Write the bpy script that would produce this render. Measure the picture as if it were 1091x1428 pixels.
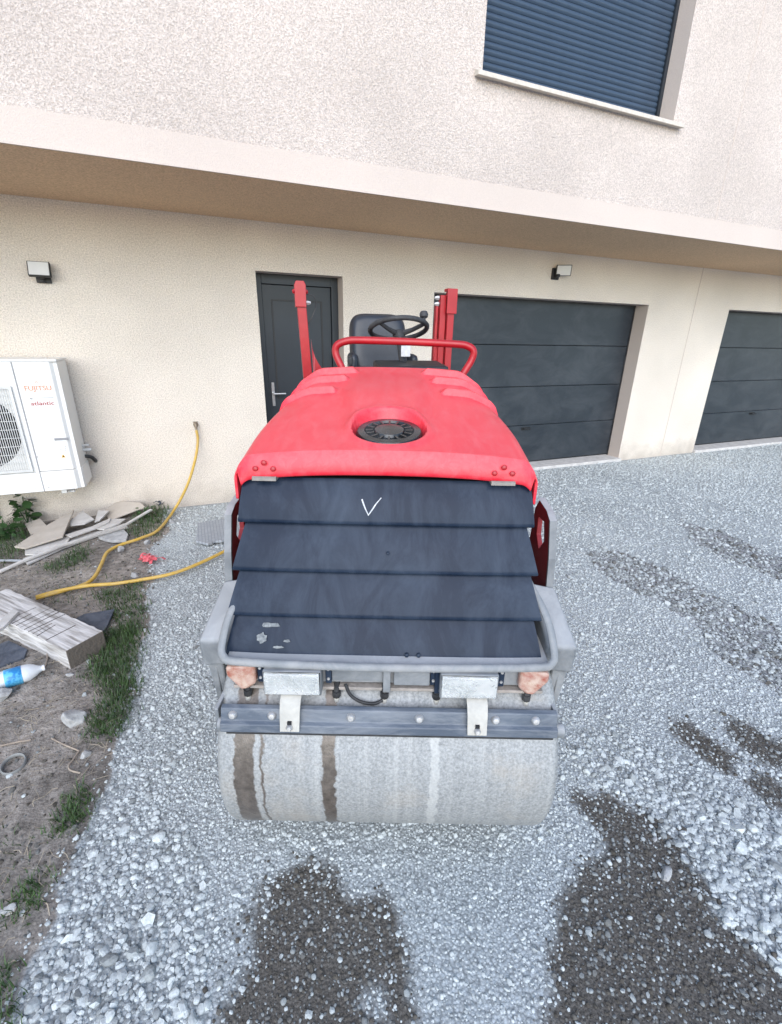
import bpy, bmesh, math, random
import numpy as np
from mathutils import Vector, Matrix, geometry
random.seed(7); rng = np.random.default_rng(7)
R_ = math.radians
for o in list(bpy.data.objects): bpy.data.objects.remove(o)
scn = bpy.context.scene
C = scn.collection

# ------------------------------------------------------------------ camera
CAMH = 1.65
F = 643.68; PW, PH = 1091.0, 1428.0
# rows: world x (along the wall), y (towards the wall), z up, in camera axes (right, down, forward)
RM = np.array([[0.92427548, -0.1202836, 0.36227986],
               [-0.38126849, -0.33735295, 0.86071327],
               [0.01868649, -0.93366206, -0.3576674]])
cam = bpy.data.cameras.new('camera'); co = bpy.data.objects.new('camera', cam); C.objects.link(co)
cam.sensor_fit = 'HORIZONTAL'; cam.sensor_width = 36.0; cam.lens = F / PW * 36.0
cam.clip_start = 0.02; cam.clip_end = 500
mw = Matrix.Identity(4)
for i in range(3):
    mw[i][0] = RM[i, 0]; mw[i][1] = -RM[i, 1]; mw[i][2] = -RM[i, 2]
mw.translation = (0, 0, CAMH)
co.matrix_world = mw
scn.camera = co

# ------------------------------------------------------------------ light
SUN_AZ, SUN_EL = R_(202), R_(33)        # azimuth clockwise from +Y: behind the camera, a little to the left
world = bpy.data.worlds.new('World'); scn.world = world; world.use_nodes = True
wn = world.node_tree.nodes; wl = world.node_tree.links
sky = wn.new('ShaderNodeTexSky'); sky.sky_type = 'NISHITA'; sky.sun_disc = False
sky.sun_elevation = SUN_EL; sky.sun_rotation = SUN_AZ
sky.air_density = 1.0; sky.dust_density = 0.4; sky.ozone_density = 1.2
wn['Background'].inputs['Strength'].default_value = 0.15
wl.new(sky.outputs[0], wn['Background'].inputs['Color'])
sun = bpy.data.lights.new('sun', 'SUN'); sun.energy = 1.35; sun.angle = R_(62); sun.color = (1.0, 0.96, 0.92)
so = bpy.data.objects.new('sun', sun); C.objects.link(so)
sd = Vector((math.sin(SUN_AZ) * math.cos(SUN_EL), math.cos(SUN_AZ) * math.cos(SUN_EL), math.sin(SUN_EL)))
so.rotation_euler = sd.to_track_quat('Z', 'Y').to_euler(); so.location = (-6, -14, 14)
vs = scn.view_settings
vs.view_transform = 'Standard'; vs.look = 'None'; vs.gamma = 1.0; vs.exposure = 1.2; vs.use_curve_mapping = False

# ------------------------------------------------------------------ pixel -> place
def ray(p): return RM @ np.array([p[0] - PW / 2, p[1] - PH / 2, F])
def G(x, y, z=0.0):                     # point at height z seen at a pixel
    d = ray((x, y)); t = (z - CAMH) / d[2]; return Vector((d[0] * t, d[1] * t, z))
def WP(x, y, Y):                        # point on a plane parallel to the facade
    d = ray((x, y)); t = Y / d[1]; return Vector((d[0] * t, Y, CAMH + d[2] * t))

# ------------------------------------------------------------------ materials
def mat(name, c1, c2=None, scale=8.0, rough=0.6, metal=0.0, bump=0.0, bscale=None, detail=6.0,
        spec=0.5, dust=None, dust_amt=0.0, dust_scale=3.0, stretch=(1, 1, 1), up_dust=0.0, lo=0.35, hi=0.65):
    m = bpy.data.materials.new(name); m.use_nodes = True
    n = m.node_tree.nodes; l = m.node_tree.links; b = n['Principled BSDF']
    b.inputs['Roughness'].default_value = rough; b.inputs['Metallic'].default_value = metal
    b.inputs['Specular IOR Level'].default_value = spec
    tc = n.new('ShaderNodeTexCoord'); mp = n.new('ShaderNodeMapping'); mp.inputs['Scale'].default_value = stretch
    l.new(tc.outputs['Object'], mp.inputs['Vector'])
    col = None
    if c2 is None: c2 = tuple(x * 0.82 for x in c1)
    nz = n.new('ShaderNodeTexNoise'); nz.inputs['Scale'].default_value = scale; nz.inputs['Detail'].default_value = detail
    nz.inputs['Roughness'].default_value = 0.62
    l.new(mp.outputs[0], nz.inputs['Vector'])
    rp = n.new('ShaderNodeValToRGB'); rp.color_ramp.elements[0].position = lo; rp.color_ramp.elements[1].position = hi
    rp.color_ramp.elements[0].color = (*c2, 1); rp.color_ramp.elements[1].color = (*c1, 1)
    l.new(nz.outputs['Fac'], rp.inputs[0]); col = rp.outputs[0]
    if dust is not None:
        d = n.new('ShaderNodeTexNoise'); d.inputs['Scale'].default_value = dust_scale; d.inputs['Detail'].default_value = 8
        d.inputs['Roughness'].default_value = 0.7; d.inputs['Distortion'].default_value = 0.6
        l.new(mp.outputs[0], d.inputs['Vector'])
        r2 = n.new('ShaderNodeMapRange'); r2.inputs[1].default_value = 0.42; r2.inputs[2].default_value = 0.78
        r2.inputs[3].default_value = 0.0; r2.inputs[4].default_value = dust_amt
        l.new(d.outputs['Fac'], r2.inputs[0]); fac = r2.outputs[0]
        if up_dust > 0:                # settled dust on faces that look upwards
            ge = n.new('ShaderNodeNewGeometry'); sx = n.new('ShaderNodeSeparateXYZ'); l.new(ge.outputs['Normal'], sx.inputs[0])
            mr = n.new('ShaderNodeMapRange'); mr.inputs[1].default_value = 0.2; mr.inputs[2].default_value = 1.0
            mr.inputs[4].default_value = up_dust; l.new(sx.outputs[2], mr.inputs[0])
            ad = n.new('ShaderNodeMath'); ad.operation = 'ADD'; ad.use_clamp = True
            l.new(fac, ad.inputs[0]); l.new(mr.outputs[0], ad.inputs[1]); fac = ad.outputs[0]
        mx = n.new('ShaderNodeMix'); mx.data_type = 'RGBA'; l.new(fac, mx.inputs[0]); l.new(col, mx.inputs[6])
        mx.inputs[7].default_value = (*dust, 1); col = mx.outputs[2]
        rr = n.new('ShaderNodeMapRange'); rr.inputs[3].default_value = rough; rr.inputs[4].default_value = 0.85
        l.new(fac, rr.inputs[0]); l.new(rr.outputs[0], b.inputs['Roughness'])
    l.new(col, b.inputs['Base Color'])
    if bump > 0:
        n2 = n.new('ShaderNodeTexNoise'); n2.inputs['Scale'].default_value = bscale or scale * 3; n2.inputs['Detail'].default_value = 5
        l.new(mp.outputs[0], n2.inputs['Vector'])
        bp = n.new('ShaderNodeBump'); bp.inputs['Strength'].default_value = bump; bp.inputs['Distance'].default_value = 0.01
        l.new(n2.outputs['Fac'], bp.inputs['Height']); l.new(bp.outputs[0], b.inputs['Normal'])
    return m

def render_coat(name, c1, c2, grain, bumpd, patch=0.06):
    """roughcast facade render: grains a few millimetres across, real relief through bump"""
    m = bpy.data.materials.new(name); m.use_nodes = True
    n = m.node_tree.nodes; l = m.node_tree.links; b = n['Principled BSDF']; b.inputs['Roughness'].default_value = 0.93
    b.inputs['Specular IOR Level'].default_value = 0.15
    tc = n.new('ShaderNodeTexCoord')
    v = n.new('ShaderNodeTexNoise'); v.inputs['Scale'].default_value = grain; v.inputs['Detail'].default_value = 3; v.inputs['Roughness'].default_value = 0.6
    l.new(tc.outputs['Object'], v.inputs['Vector'])
    big = n.new('ShaderNodeTexNoise'); big.inputs['Scale'].default_value = 0.9; big.inputs['Detail'].default_value = 5
    l.new(tc.outputs['Object'], big.inputs['Vector'])
    rp = n.new('ShaderNodeValToRGB'); rp.color_ramp.elements[0].position = 0.32; rp.color_ramp.elements[1].position = 0.66
    rp.color_ramp.elements[0].color = (*c2, 1); rp.color_ramp.elements[1].color = (*c1, 1)
    l.new(v.outputs['Fac'], rp.inputs[0])
    hs = n.new('ShaderNodeHueSaturation'); mr = n.new('ShaderNodeMapRange')
    mr.inputs[1].default_value = 0.3; mr.inputs[2].default_value = 0.7; mr.inputs[3].default_value = 1 - patch; mr.inputs[4].default_value = 1 + patch
    l.new(big.outputs['Fac'], mr.inputs[0]); l.new(mr.outputs[0], hs.inputs['Value']); l.new(rp.outputs[0], hs.inputs['Color'])
    if grain < 150:
        ge = n.new('ShaderNodeNewGeometry'); sz = n.new('ShaderNodeSeparateXYZ'); l.new(ge.outputs['Position'], sz.inputs[0])
        sn = n.new('ShaderNodeTexNoise'); sn.inputs['Scale'].default_value = 5; sn.inputs['Detail'].default_value = 7; l.new(tc.outputs['Object'], sn.inputs['Vector'])
        sa = n.new('ShaderNodeMath'); sa.operation = 'MULTIPLY_ADD'; l.new(sn.outputs['Fac'], sa.inputs[0]); sa.inputs[1].default_value = -0.55; l.new(sz.outputs[2], sa.inputs[2])
        sr = n.new('ShaderNodeMapRange'); sr.inputs[1].default_value = -0.30; sr.inputs[2].default_value = -0.02; sr.inputs[3].default_value = 0.55; sr.inputs[4].default_value = 0.0; l.new(sa.outputs[0], sr.inputs[0])
        sm = n.new('ShaderNodeMix'); sm.data_type = 'RGBA'; l.new(sr.outputs[0], sm.inputs[0]); l.new(hs.outputs[0], sm.inputs[6]); sm.inputs[7].default_value = (0.36, 0.31, 0.26, 1); hs = sm
    l.new(hs.outputs[2 if grain < 150 else 0], b.inputs['Base Color'])
    bp = n.new('ShaderNodeBump'); bp.inputs['Strength'].default_value = 0.9; bp.inputs['Distance'].default_value = bumpd
    l.new(v.outputs['Fac'], bp.inputs['Height']); l.new(bp.outputs[0], b.inputs['Normal'])
    return m

M = {}
M['render'] = render_coat('roughcast', (0.71, 0.615, 0.55), (0.45, 0.385, 0.34), 105, 0.012, 0.10)
M['render_lower'] = render_coat('brightened_roughcast', (0.87, 0.785, 0.685), (0.58, 0.515, 0.44), 100, 0.012, 0.09)  # paler than the upper coat: light missing under the overhang put into the colour
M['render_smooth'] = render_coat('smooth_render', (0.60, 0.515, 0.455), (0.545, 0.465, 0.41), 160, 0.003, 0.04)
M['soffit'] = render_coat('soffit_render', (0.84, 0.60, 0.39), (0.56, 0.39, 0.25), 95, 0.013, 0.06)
M['sill'] = mat('sill_stone', (0.62, 0.56, 0.48), (0.5, 0.45, 0.39), 25, 0.8, bump=0.2)
M['concrete'] = mat('threshold_concrete', (0.60, 0.58, 0.55), (0.45, 0.43, 0.41), 14, 0.9, bump=0.4)
M['anthracite'] = mat('anthracite_door', (0.020, 0.026, 0.034), (0.016, 0.021, 0.027), 3, 0.42, bump=0.02, bscale=200)
M['garage'] = mat('garage_panel', (0.020, 0.027, 0.035), (0.015, 0.021, 0.029), 2.0, 0.40, dust=(0.24, 0.25, 0.26), dust_amt=0.16, dust_scale=2.8, stretch=(0.7, 1, 1.3), bump=0.03, bscale=180)
M['shutter'] = mat('shutter_blue_grey', (0.038, 0.062, 0.098), (0.032, 0.054, 0.087), 6, 0.45)
M['roof'] = mat('roof_tile', (0.30, 0.14, 0.08), (0.2, 0.1, 0.06), 12, 0.85)
M['steel'] = mat('brushed_steel', (0.60, 0.60, 0.60), (0.5, 0.5, 0.5), 30, 0.35, 0.9)
M['lampblack'] = mat('lamp_black', (0.018, 0.018, 0.019), None, 10, 0.5)
M['diffuser'] = mat('lamp_diffuser', (0.72, 0.72, 0.70), (0.66, 0.66, 0.65), 6, 0.35)
M['acwhite'] = mat('ac_enamel', (0.76, 0.75, 0.72), (0.72, 0.71, 0.68), 3, 0.38)
M['acgrey'] = mat('ac_grille', (0.62, 0.62, 0.60), None, 5, 0.5)
M['dark'] = mat('dark_interior', (0.012, 0.012, 0.013), None, 5, 0.8)
M['orange_print'] = mat('orange_print', (0.66, 0.26, 0.12), (0.6, 0.22, 0.10), 5, 0.5)
M['red_print'] = mat('dark_red_print', (0.40, 0.03, 0.03), None, 5, 0.5)
M['grey_print'] = mat('grey_print', (0.30, 0.30, 0.31), None, 5, 0.5)
M['paper'] = mat('label_paper', (0.82, 0.81, 0.80), (0.79, 0.78, 0.77), 5, 0.6)
M['warn'] = mat('warning_yellow', (0.75, 0.45, 0.05), None, 5, 0.5)
# machine
DUST = (0.60, 0.56, 0.54)
M['red_hood'] = mat('dusty_red_paint', (0.74, 0.022, 0.042), (0.69, 0.018, 0.036), 5, 0.36, dust=(0.70, 0.36, 0.36), dust_amt=0.17, dust_scale=30.0, up_dust=0.12, bump=0.015, bscale=240, stretch=(1.0, 0.4, 1.0))
M['red'] = mat('red_paint', (0.38, 0.005, 0.012), (0.31, 0.004, 0.010), 9, 0.36, dust=(0.5, 0.2, 0.2), dust_amt=0.08, dust_scale=7)
M['red_dark'] = mat('old_red_paint', (0.28, 0.012, 0.018), (0.2, 0.01, 0.014), 9, 0.55, dust=(0.35, 0.22, 0.2), dust_amt=0.2)
M['louver'] = mat('black_louver_paint', (0.010, 0.019, 0.037), (0.008, 0.015, 0.031), 5, 0.34, spec=0.16, dust=(0.22, 0.27, 0.35), dust_amt=0.16, dust_scale=5.0, stretch=(1.7, 1, 0.7), bump=0.04, bscale=25)
M['frame'] = mat('dusty_grey_frame', (0.17, 0.18, 0.19), (0.12, 0.13, 0.14), 8, 0.6, dust=(0.46, 0.46, 0.46), dust_amt=0.5, dust_scale=6, up_dust=0.55, bump=0.08, bscale=50)
M['beam'] = mat('scraper_steel', (0.085, 0.105, 0.135), (0.06, 0.075, 0.10), 9, 0.5, dust=(0.42, 0.43, 0.44), dust_amt=0.5, dust_scale=7, stretch=(0.5, 2, 2), bump=0.1, bscale=40)
M['fascia'] = mat('light_fascia', (0.22, 0.23, 0.24), (0.16, 0.17, 0.18), 10, 0.6, dust=(0.5, 0.47, 0.44), dust_amt=0.5, dust_scale=8)
M['rust_edge'] = mat('rusty_cream_edge', (0.34, 0.30, 0.27), (0.22, 0.20, 0.18), 30, 0.85, bump=0.3)
M['lens'] = mat('dusty_lens', (0.56, 0.57, 0.57), (0.30, 0.31, 0.315), 9, 0.14, dust=(0.60, 0.57, 0.52), dust_amt=0.55, dust_scale=12, stretch=(1, 1, 1.8))
gl = mat('lamp_glass', (0.86, 0.87, 0.87), (0.74, 0.76, 0.76), 14, 0.12, dust=(0.66, 0.64, 0.60), dust_amt=0.75, dust_scale=11, stretch=(1, 1, 1.6))
gn = gl.node_tree.nodes; glk = gl.node_tree.links; gb_ = gn['Principled BSDF']; mrn = [x for x in gn if x.type == 'MAP_RANGE'][0]
tr_ = gn.new('ShaderNodeMapRange'); tr_.inputs[3].default_value = 0.75; tr_.inputs[4].default_value = 0.10; glk.new(mrn.outputs[0], tr_.inputs[0]); glk.new(tr_.outputs[0], gb_.inputs['Transmission Weight']); gb_.inputs['IOR'].default_value = 1.25
M['glass'] = gl
M['chrome'] = mat('reflector', (0.86, 0.86, 0.84), (0.6, 0.6, 0.58), 26, 0.45, 0.25)
M['amber'] = mat('dusty_amber_lens', (0.26, 0.045, 0.02), (0.50, 0.38, 0.30), 20, 0.25, dust=(0.58, 0.50, 0.44), dust_amt=0.9, dust_scale=15)
M['bracket'] = mat('cream_bracket', (0.50, 0.48, 0.43), (0.38, 0.365, 0.33), 14, 0.65, dust=(0.24, 0.22, 0.20), dust_amt=0.45, dust_scale=14)
M['bolt'] = mat('zinc_bolt', (0.58, 0.57, 0.56), (0.4, 0.39, 0.38), 40, 0.45, 0.5)
M['rubber'] = mat('black_rubber', (0.02, 0.02, 0.022), (0.014, 0.014, 0.015), 12, 0.62, dust=(0.25, 0.25, 0.25), dust_amt=0.25, dust_scale=9)
M['gloss_black'] = mat('glossy_black_cap', (0.016, 0.017, 0.019), (0.012, 0.013, 0.014), 12, 0.18, dust=(0.25, 0.25, 0.25), dust_amt=0.3, dust_scale=12)
M['seat'] = mat('black_vinyl', (0.020, 0.024, 0.032), (0.016, 0.019, 0.026), 30, 0.42, bump=0.08, bscale=220)
M['chalk'] = mat('white_chalk', (0.75, 0.75, 0.75), (0.45, 0.46, 0.48), 90, 0.9)
M['plate_label'] = mat('silver_label', (0.62, 0.63, 0.64), (0.5, 0.5, 0.5), 60, 0.5)
# yard
M['hose'] = mat('yellow_hose', (0.62, 0.40, 0.06), (0.52, 0.32, 0.05), 18, 0.5, dust=(0.5, 0.45, 0.36), dust_amt=0.4, dust_scale=14)
M['brass'] = mat('old_brass', (0.30, 0.24, 0.17), (0.2, 0.16, 0.12), 40, 0.5, 0.6)
M['board'] = mat('plasterboard', (0.60, 0.58, 0.55), (0.46, 0.44, 0.41), 6, 0.85, dust=(0.25, 0.22, 0.2), dust_amt=0.35, dust_scale=7, bump=0.15, bscale=60)
M['board_beige'] = mat('board_beige', (0.50, 0.45, 0.39), (0.42, 0.37, 0.31), 7, 0.85, dust=(0.3, 0.26, 0.22), dust_amt=0.4, dust_scale=6, bump=0.1, bscale=60)
M['slate'] = mat('slate', (0.060, 0.075, 0.105), (0.04, 0.05, 0.07), 20, 0.6, dust=(0.2, 0.21, 0.23), dust_amt=0.5, dust_scale=20, bump=0.25, bscale=50)
M['rock'] = mat('pale_rock', (0.48, 0.48, 0.47), (0.30, 0.30, 0.30), 18, 0.9, bump=0.6, bscale=40, dust=(0.2, 0.17, 0.14), dust_amt=0.3)
M['leaf'] = mat('weed_leaf', (0.035, 0.085, 0.022), (0.020, 0.055, 0.014), 25, 0.45)
M['grassm'] = mat('grass_blade', (0.060, 0.115, 0.028), (0.024, 0.052, 0.014), 22, 0.55)
M['straw'] = mat('dry_straw', (0.46, 0.39, 0.29), (0.26, 0.22, 0.17), 12, 0.8)
M['twig'] = mat('dry_twig', (0.40, 0.33, 0.26), (0.26, 0.21, 0.17), 20, 0.85)
M['pink'] = mat('pink_net', (0.70, 0.15, 0.17), (0.6, 0.10, 0.12), 30, 0.7)
M['galv'] = mat('grey_panel', (0.34, 0.36, 0.38), (0.27, 0.29, 0.31), 12, 0.7, bump=0.1)
gmx = M['galv'].copy(); gmx.name = 'gridded_panel'; M['galv_grid'] = gmx
n = gmx.node_tree.nodes; l = gmx.node_tree.links; bk = n.new('ShaderNodeTexBrick'); bk.offset = 0; bk.inputs['Scale'].default_value = 20; bk.inputs['Brick Width'].default_value = .5; bk.inputs['Row Height'].default_value = .5; bk.inputs['Mortar Size'].default_value = .03
bk.inputs['Color1'].default_value = (.36, .38, .40, 1); bk.inputs['Color2'].default_value = (.31, .33, .35, 1); bk.inputs['Mortar'].default_value = (.16, .17, .18, 1)
l.new(n['Texture Coordinate'].outputs['Object'], bk.inputs['Vector']); l.new(bk.outputs['Color'], n['Principled BSDF'].inputs['Base Color'])
M['pet'] = mat('milky_pet', (0.66, 0.68, 0.70), (0.55, 0.58, 0.61), 14, 0.18)
M['label_blue'] = mat('bottle_label', (0.10, 0.42, 0.66), (0.02, 0.20, 0.48), 9, 0.4, lo=0.48, hi=0.52)
M['ring'] = mat('grey_plastic', (0.20, 0.21, 0.21), (0.14, 0.14, 0.14), 20, 0.6, dust=(0.4, 0.38, 0.35), dust_amt=0.5, dust_scale=12)
M['mud'] = mat('dried_mud', (0.26, 0.27, 0.27), (0.09, 0.10, 0.11), 90, 0.9)
M['kerf'] = mat('saw_kerf', (0.09, 0.08, 0.07), None, 20, 0.9)
M['white_plastic'] = mat('white_plastic', (0.74, 0.74, 0.74), (0.66, 0.66, 0.66), 12, 0.45)

# ------------------------------------------------------------------ mesh helpers
class MB:
    def __init__(s): s.v = []; s.f = []
    def add(s, vs, fs):
        o = len(s.v); s.v += [tuple(p) for p in vs]; s.f += [tuple(i + o for i in f) for f in fs]; return s
    def box(s, x0, x1, y0, y1, z0, z1):
        return s.add([(x0, y0, z0), (x1, y0, z0), (x1, y1, z0), (x0, y1, z0), (x0, y0, z1), (x1, y0, z1), (x1, y1, z1), (x0, y1, z1)],
                     [(3, 2, 1, 0), (4, 5, 6, 7), (0, 1, 5, 4), (1, 2, 6, 5), (2, 3, 7, 6), (3, 0, 4, 7)])
    def hexa(s, b, t):   # bottom quad, top quad
        return s.add(list(b) + list(t), [(3, 2, 1, 0), (4, 5, 6, 7), (0, 1, 5, 4), (1, 2, 6, 5), (2, 3, 7, 6), (3, 0, 4, 7)])
    def prism(s, poly, vec, holes=()):   # extrude a planar 3D polygon (with holes) along vec
        loops = [list(map(Vector, poly))] + [list(map(Vector, h)) for h in holes]
        tris = geometry.tessellate_polygon(loops)
        flat = [p for lp in loops for p in lp]; n = len(flat); vec = Vector(vec)
        o = len(s.v); s.v += [tuple(p) for p in flat] + [tuple(p + vec) for p in flat]
        for t in tris:
            s.f.append((o + t[0], o + t[1], o + t[2])); s.f.append((o + n + t[2], o + n + t[1], o + n + t[0]))
        k = 0
        for lp in loops:
            m = len(lp)
            for i in range(m):
                a, b = k + i, k + (i + 1) % m
                s.f.append((o + a, o + b, o + n + b, o + n + a))
            k += m
        return s
    def tube(s, pts, r, seg=10, closed=False, flat=None):
        pts = [Vector(p) for p in pts]; n = len(pts)
        rr = r if isinstance(r, (list, tuple)) else [r] * n
        tg = []
        for i in range(n):
            a = pts[(i - 1) % n] if (closed or i > 0) else pts[i]; b = pts[(i + 1) % n] if (closed or i < n - 1) else pts[i]
            tg.append((b - a).normalized())
        up = Vector((0, 0, 1)) if abs(tg[0].z) < 0.9 else Vector((1, 0, 0))
        nrm = (up - tg[0] * up.dot(tg[0])).normalized(); o = len(s.v)
        for i in range(n):
            nrm = (nrm - tg[i] * nrm.dot(tg[i])).normalized(); bn = tg[i].cross(nrm)
            for k in range(seg):
                a = 2 * math.pi * k / seg; fa, fb = (1, 1) if flat is None else flat
                s.v.append(tuple(pts[i] + (nrm * math.cos(a) * fa + bn * math.sin(a) * fb) * rr[i]))
        m = n if closed else n - 1
        for i in range(m):
            for k in range(seg):
                a = o + i * seg + k; b = o + i * seg + (k + 1) % seg; j = (i + 1) % n
                s.f.append((a, b, o + j * seg + (k + 1) % seg, o + j * seg + k))
        if not closed:
            s.f.append(tuple(o + k for k in range(seg))[::-1]); s.f.append(tuple(o + (n - 1) * seg + k for k in range(seg)))
        return s
    def lathe(s, prof, origin, axis, seg=24):   # prof: (radius, height)
        ax = Vector(axis).normalized(); t = Vector((1, 0, 0)) if abs(ax.x) < 0.9 else Vector((0, 1, 0))
        e1 = (t - ax * t.dot(ax)).normalized(); e2 = ax.cross(e1); og = Vector(origin); o = len(s.v)
        for r, h in prof:
            for k in range(seg):
                a = 2 * math.pi * k / seg
                s.v.append(tuple(og + ax * h + (e1 * math.cos(a) + e2 * math.sin(a)) * max(r, 1e-4)))
        for i in range(len(prof) - 1):
            for k in range(seg):
                a = o + i * seg + k; b = o + i * seg + (k + 1) % seg
                s.f.append((a, b, b + seg, a + seg))
        s.f.append(tuple(o + k for k in range(seg))[::-1]); s.f.append(tuple(o + (len(prof) - 1) * seg + k for k in range(seg)))
        return s
    def map(s, fn): s.v = [tuple(fn(p)) for p in s.v]; return s
    def build(s, name, m, parent=None, smooth=40, bevel=0.0, seg=2):
        me = bpy.data.meshes.new(name); me.from_pydata(s.v, [], s.f); me.update()
        bm = bmesh.new(); bm.from_mesh(me); bmesh.ops.recalc_face_normals(bm, faces=bm.faces); bm.to_mesh(me); bm.free()
        if m: me.materials.append(M[m] if isinstance(m, str) else m)
        if smooth:
            me.polygons.foreach_set('use_smooth', [True] * len(me.polygons)); me.set_sharp_from_angle(angle=R_(smooth))
        o = bpy.data.objects.new(name, me); C.objects.link(o)
        if parent: o.parent = parent
        if bevel:
            b = o.modifiers.new('bevel', 'BEVEL'); b.width = bevel; b.segments = seg; b.limit_method = 'ANGLE'; b.angle_limit = R_(35); b.harden_normals = True
        return o
def smoothpath(pts, n=8):      # Catmull-Rom
    P = [Vector(p) for p in pts]; P = [2 * P[0] - P[1]] + P + [2 * P[-1] - P[-2]]; out = []
    for i in range(1, len(P) - 2):
        for k in range(n):
            t = k / n; a, b, c, d = P[i - 1:i + 3]
            out.append(0.5 * ((2 * b) + (c - a) * t + (2 * a - 5 * b + 4 * c - d) * t * t + (3 * b - a - 3 * c + d) * t ** 3))
    return out + [P[-2]]
def thing(name, label, cat, loc=(0, 0, 0), rz=0.0, group=None):
    o = bpy.data.objects.new(name, None); o.empty_display_size = 0.2; C.objects.link(o)
    o.location = loc; o.rotation_euler = (0, 0, rz); tag(o, label, cat, group); return o
def tag(o, label, cat, group=None):
    o['label'] = label; o['category'] = cat
    if group: o['group'] = group
    return o
def text(body, size, m, parent, mtx, name='lettering', extr=0.0008, sx=1.0):
    cu = bpy.data.curves.new(name, 'FONT'); cu.body = body; cu.size = size; cu.extrude = extr; cu.align_x = 'CENTER'; cu.align_y = 'CENTER'
    t = bpy.data.objects.new('tmp', cu); C.objects.link(t)
    dg = bpy.context.evaluated_depsgraph_get(); me = bpy.data.meshes.new_from_object(t.evaluated_get(dg))
    bpy.data.objects.remove(t); me.transform(mtx @ Matrix.Diagonal((sx, 1, 1, 1))); me.materials.clear(); me.materials.append(M[m])
    o = bpy.data.objects.new(name, me); C.objects.link(o); o.parent = parent; return o

# ------------------------------------------------------------------ ground
def inpoly(P, poly):           # vectorised point in polygon; P (n,2)
    x, y = P[:, 0], P[:, 1]; c = np.zeros(len(P), bool); n = len(poly)
    for i in range(n):
        x0, y0 = poly[i]; x1, y1 = poly[(i + 1) % n]
        if y0 == y1: continue
        k = ((y0 > y) != (y1 > y)) & (x < (x1 - x0) * (y - y0) / (y1 - y0) + x0); c ^= k
    return c
def gp(pts): return [(G(*p).x, G(*p).y) for p in pts]
_ph = rng.uniform(0, 6.28, (12, 2)); _dr = rng.normal(0, 1, (12, 2))
def wob(P, freq=9.0, amp=1.0):  # cheap smooth noise
    s = np.zeros(len(P))
    for i in range(12):
        f = freq * (0.5 + 0.28 * i); d = _dr[i] / np.linalg.norm(_dr[i])
        s += np.sin((P @ d) * f + _ph[i, 0]) / (1 + 0.25 * i)
    return s * amp / 4
def jit(P, a=0.035):           # ragged borders
    return P + np.stack([wob(P + 3.3, 22, a), wob(P - 7.1, 26, a)], 1)
WET = [gp([(366, 1228), (398, 1212), (450, 1208), (468, 1236), (532, 1240), (556, 1290), (570, 1340), (582, 1428), (596, 1560), (290, 1560), (300, 1420), (318, 1350), (346, 1310), (366, 1265)]),
       gp([(805, 1096), (850, 1103), (890, 1118), (932, 1160), (962, 1210), (1005, 1262), (1060, 1330), (1100, 1362), (1180, 1430), (1180, 1560), (768, 1560), (775, 1380), (770, 1330), (785, 1250), (800, 1215), (848, 1182), (853, 1165), (820, 1130)]),
       gp([(928, 998), (968, 1002), (992, 1030), (1091, 1082), (1170, 1120), (1170, 1170), (1060, 1112), (980, 1062), (935, 1015)]),
       gp([(1008, 1003), (1091, 1026), (1170, 1045), (1170, 1085), (1060, 1055), (1020, 1025)]),
       gp([(318, 1282), (345, 1268), (352, 1300), (325, 1305)])]
DIRT = gp([(-500, 640), (215, 690), (236, 735), (205, 775), (214, 800), (203, 860), (192, 905), (184, 960), (166, 1030), (150, 1090), (112, 1180), (72, 1260), (42, 1330), (22, 1400), (10, 1440), (-80, 1560), (-700, 1560)])
COARSE = [gp([(236, 735), (320, 770), (318, 860), (300, 960), (262, 1060), (230, 1110), (270, 1180), (300, 1260), (290, 1360), (290, 1560), (-80, 1560), (10, 1440), (22, 1400), (42, 1330), (72, 1260), (112, 1180), (150, 1090), (166, 1030), (184, 960), (192, 905), (203, 860), (214, 800), (205, 775)]),
          gp([(850, 1000), (930, 1055), (1170, 1180), (1170, 1430), (1060, 1330), (960, 1210), (890, 1118), (830, 1085), (790, 1040)])]
TRACK = [gp([(950, 725), (1000, 738), (1091, 775), (1200, 830), (1200, 870), (1091, 810), (1010, 775), (960, 745)]),
         gp([(815, 765), (880, 768), (940, 798), (1000, 828), (1091, 878), (1200, 940), (1200, 1030), (1091, 972), (1030, 932), (960, 862), (900, 830), (840, 800)])]
ROLLPATH = gp([(590, 1180), (760, 1180), (780, 1250), (770, 1560), (590, 1560), (575, 1340), (540, 1240)])
def masks(P, soft=False):
    Q = jit(P, 0.055) + (rng.normal(0, 0.034, P.shape) if soft else 0); w = np.zeros(len(P), bool)
    for p in WET: w |= inpoly(Q, p)
    w &= wob(P + 11, 15) > -0.60
    d = inpoly(jit(P, 0.055) + (rng.normal(0, 0.03, P.shape) if soft else 0), DIRT); c = np.zeros(len(P), bool)
    for p in COARSE: c |= inpoly(jit(P, 0.04), p)
    t = np.zeros(len(P), bool)
    for p in TRACK: t |= inpoly(jit(P, 0.07), p)
    return w & ~d, d, c & ~d, t & ~d
def height(P):
    h = wob(P, 2.2, 0.006) + wob(P, 7, 0.004)
    _, d, c, t = masks(P)
    h = h + np.where(d, 0.010 + wob(P, 11, 0.008), 0) + np.where(t, wob(P, 16, 0.012), 0)
    return h - 0.012
def axis(lo, dense0, dense1, hi, step):
    a = list(np.arange(dense0, dense1, step)); s = step; x = dense1
    while x < hi: a.append(x); s *= 1.25; x += s
    a.append(hi); s = step; x = dense0; b = []
    while x > lo: x -= s; s *= 1.25; b.append(max(x, lo))
    return np.array(sorted(set(b + a)))
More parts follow.
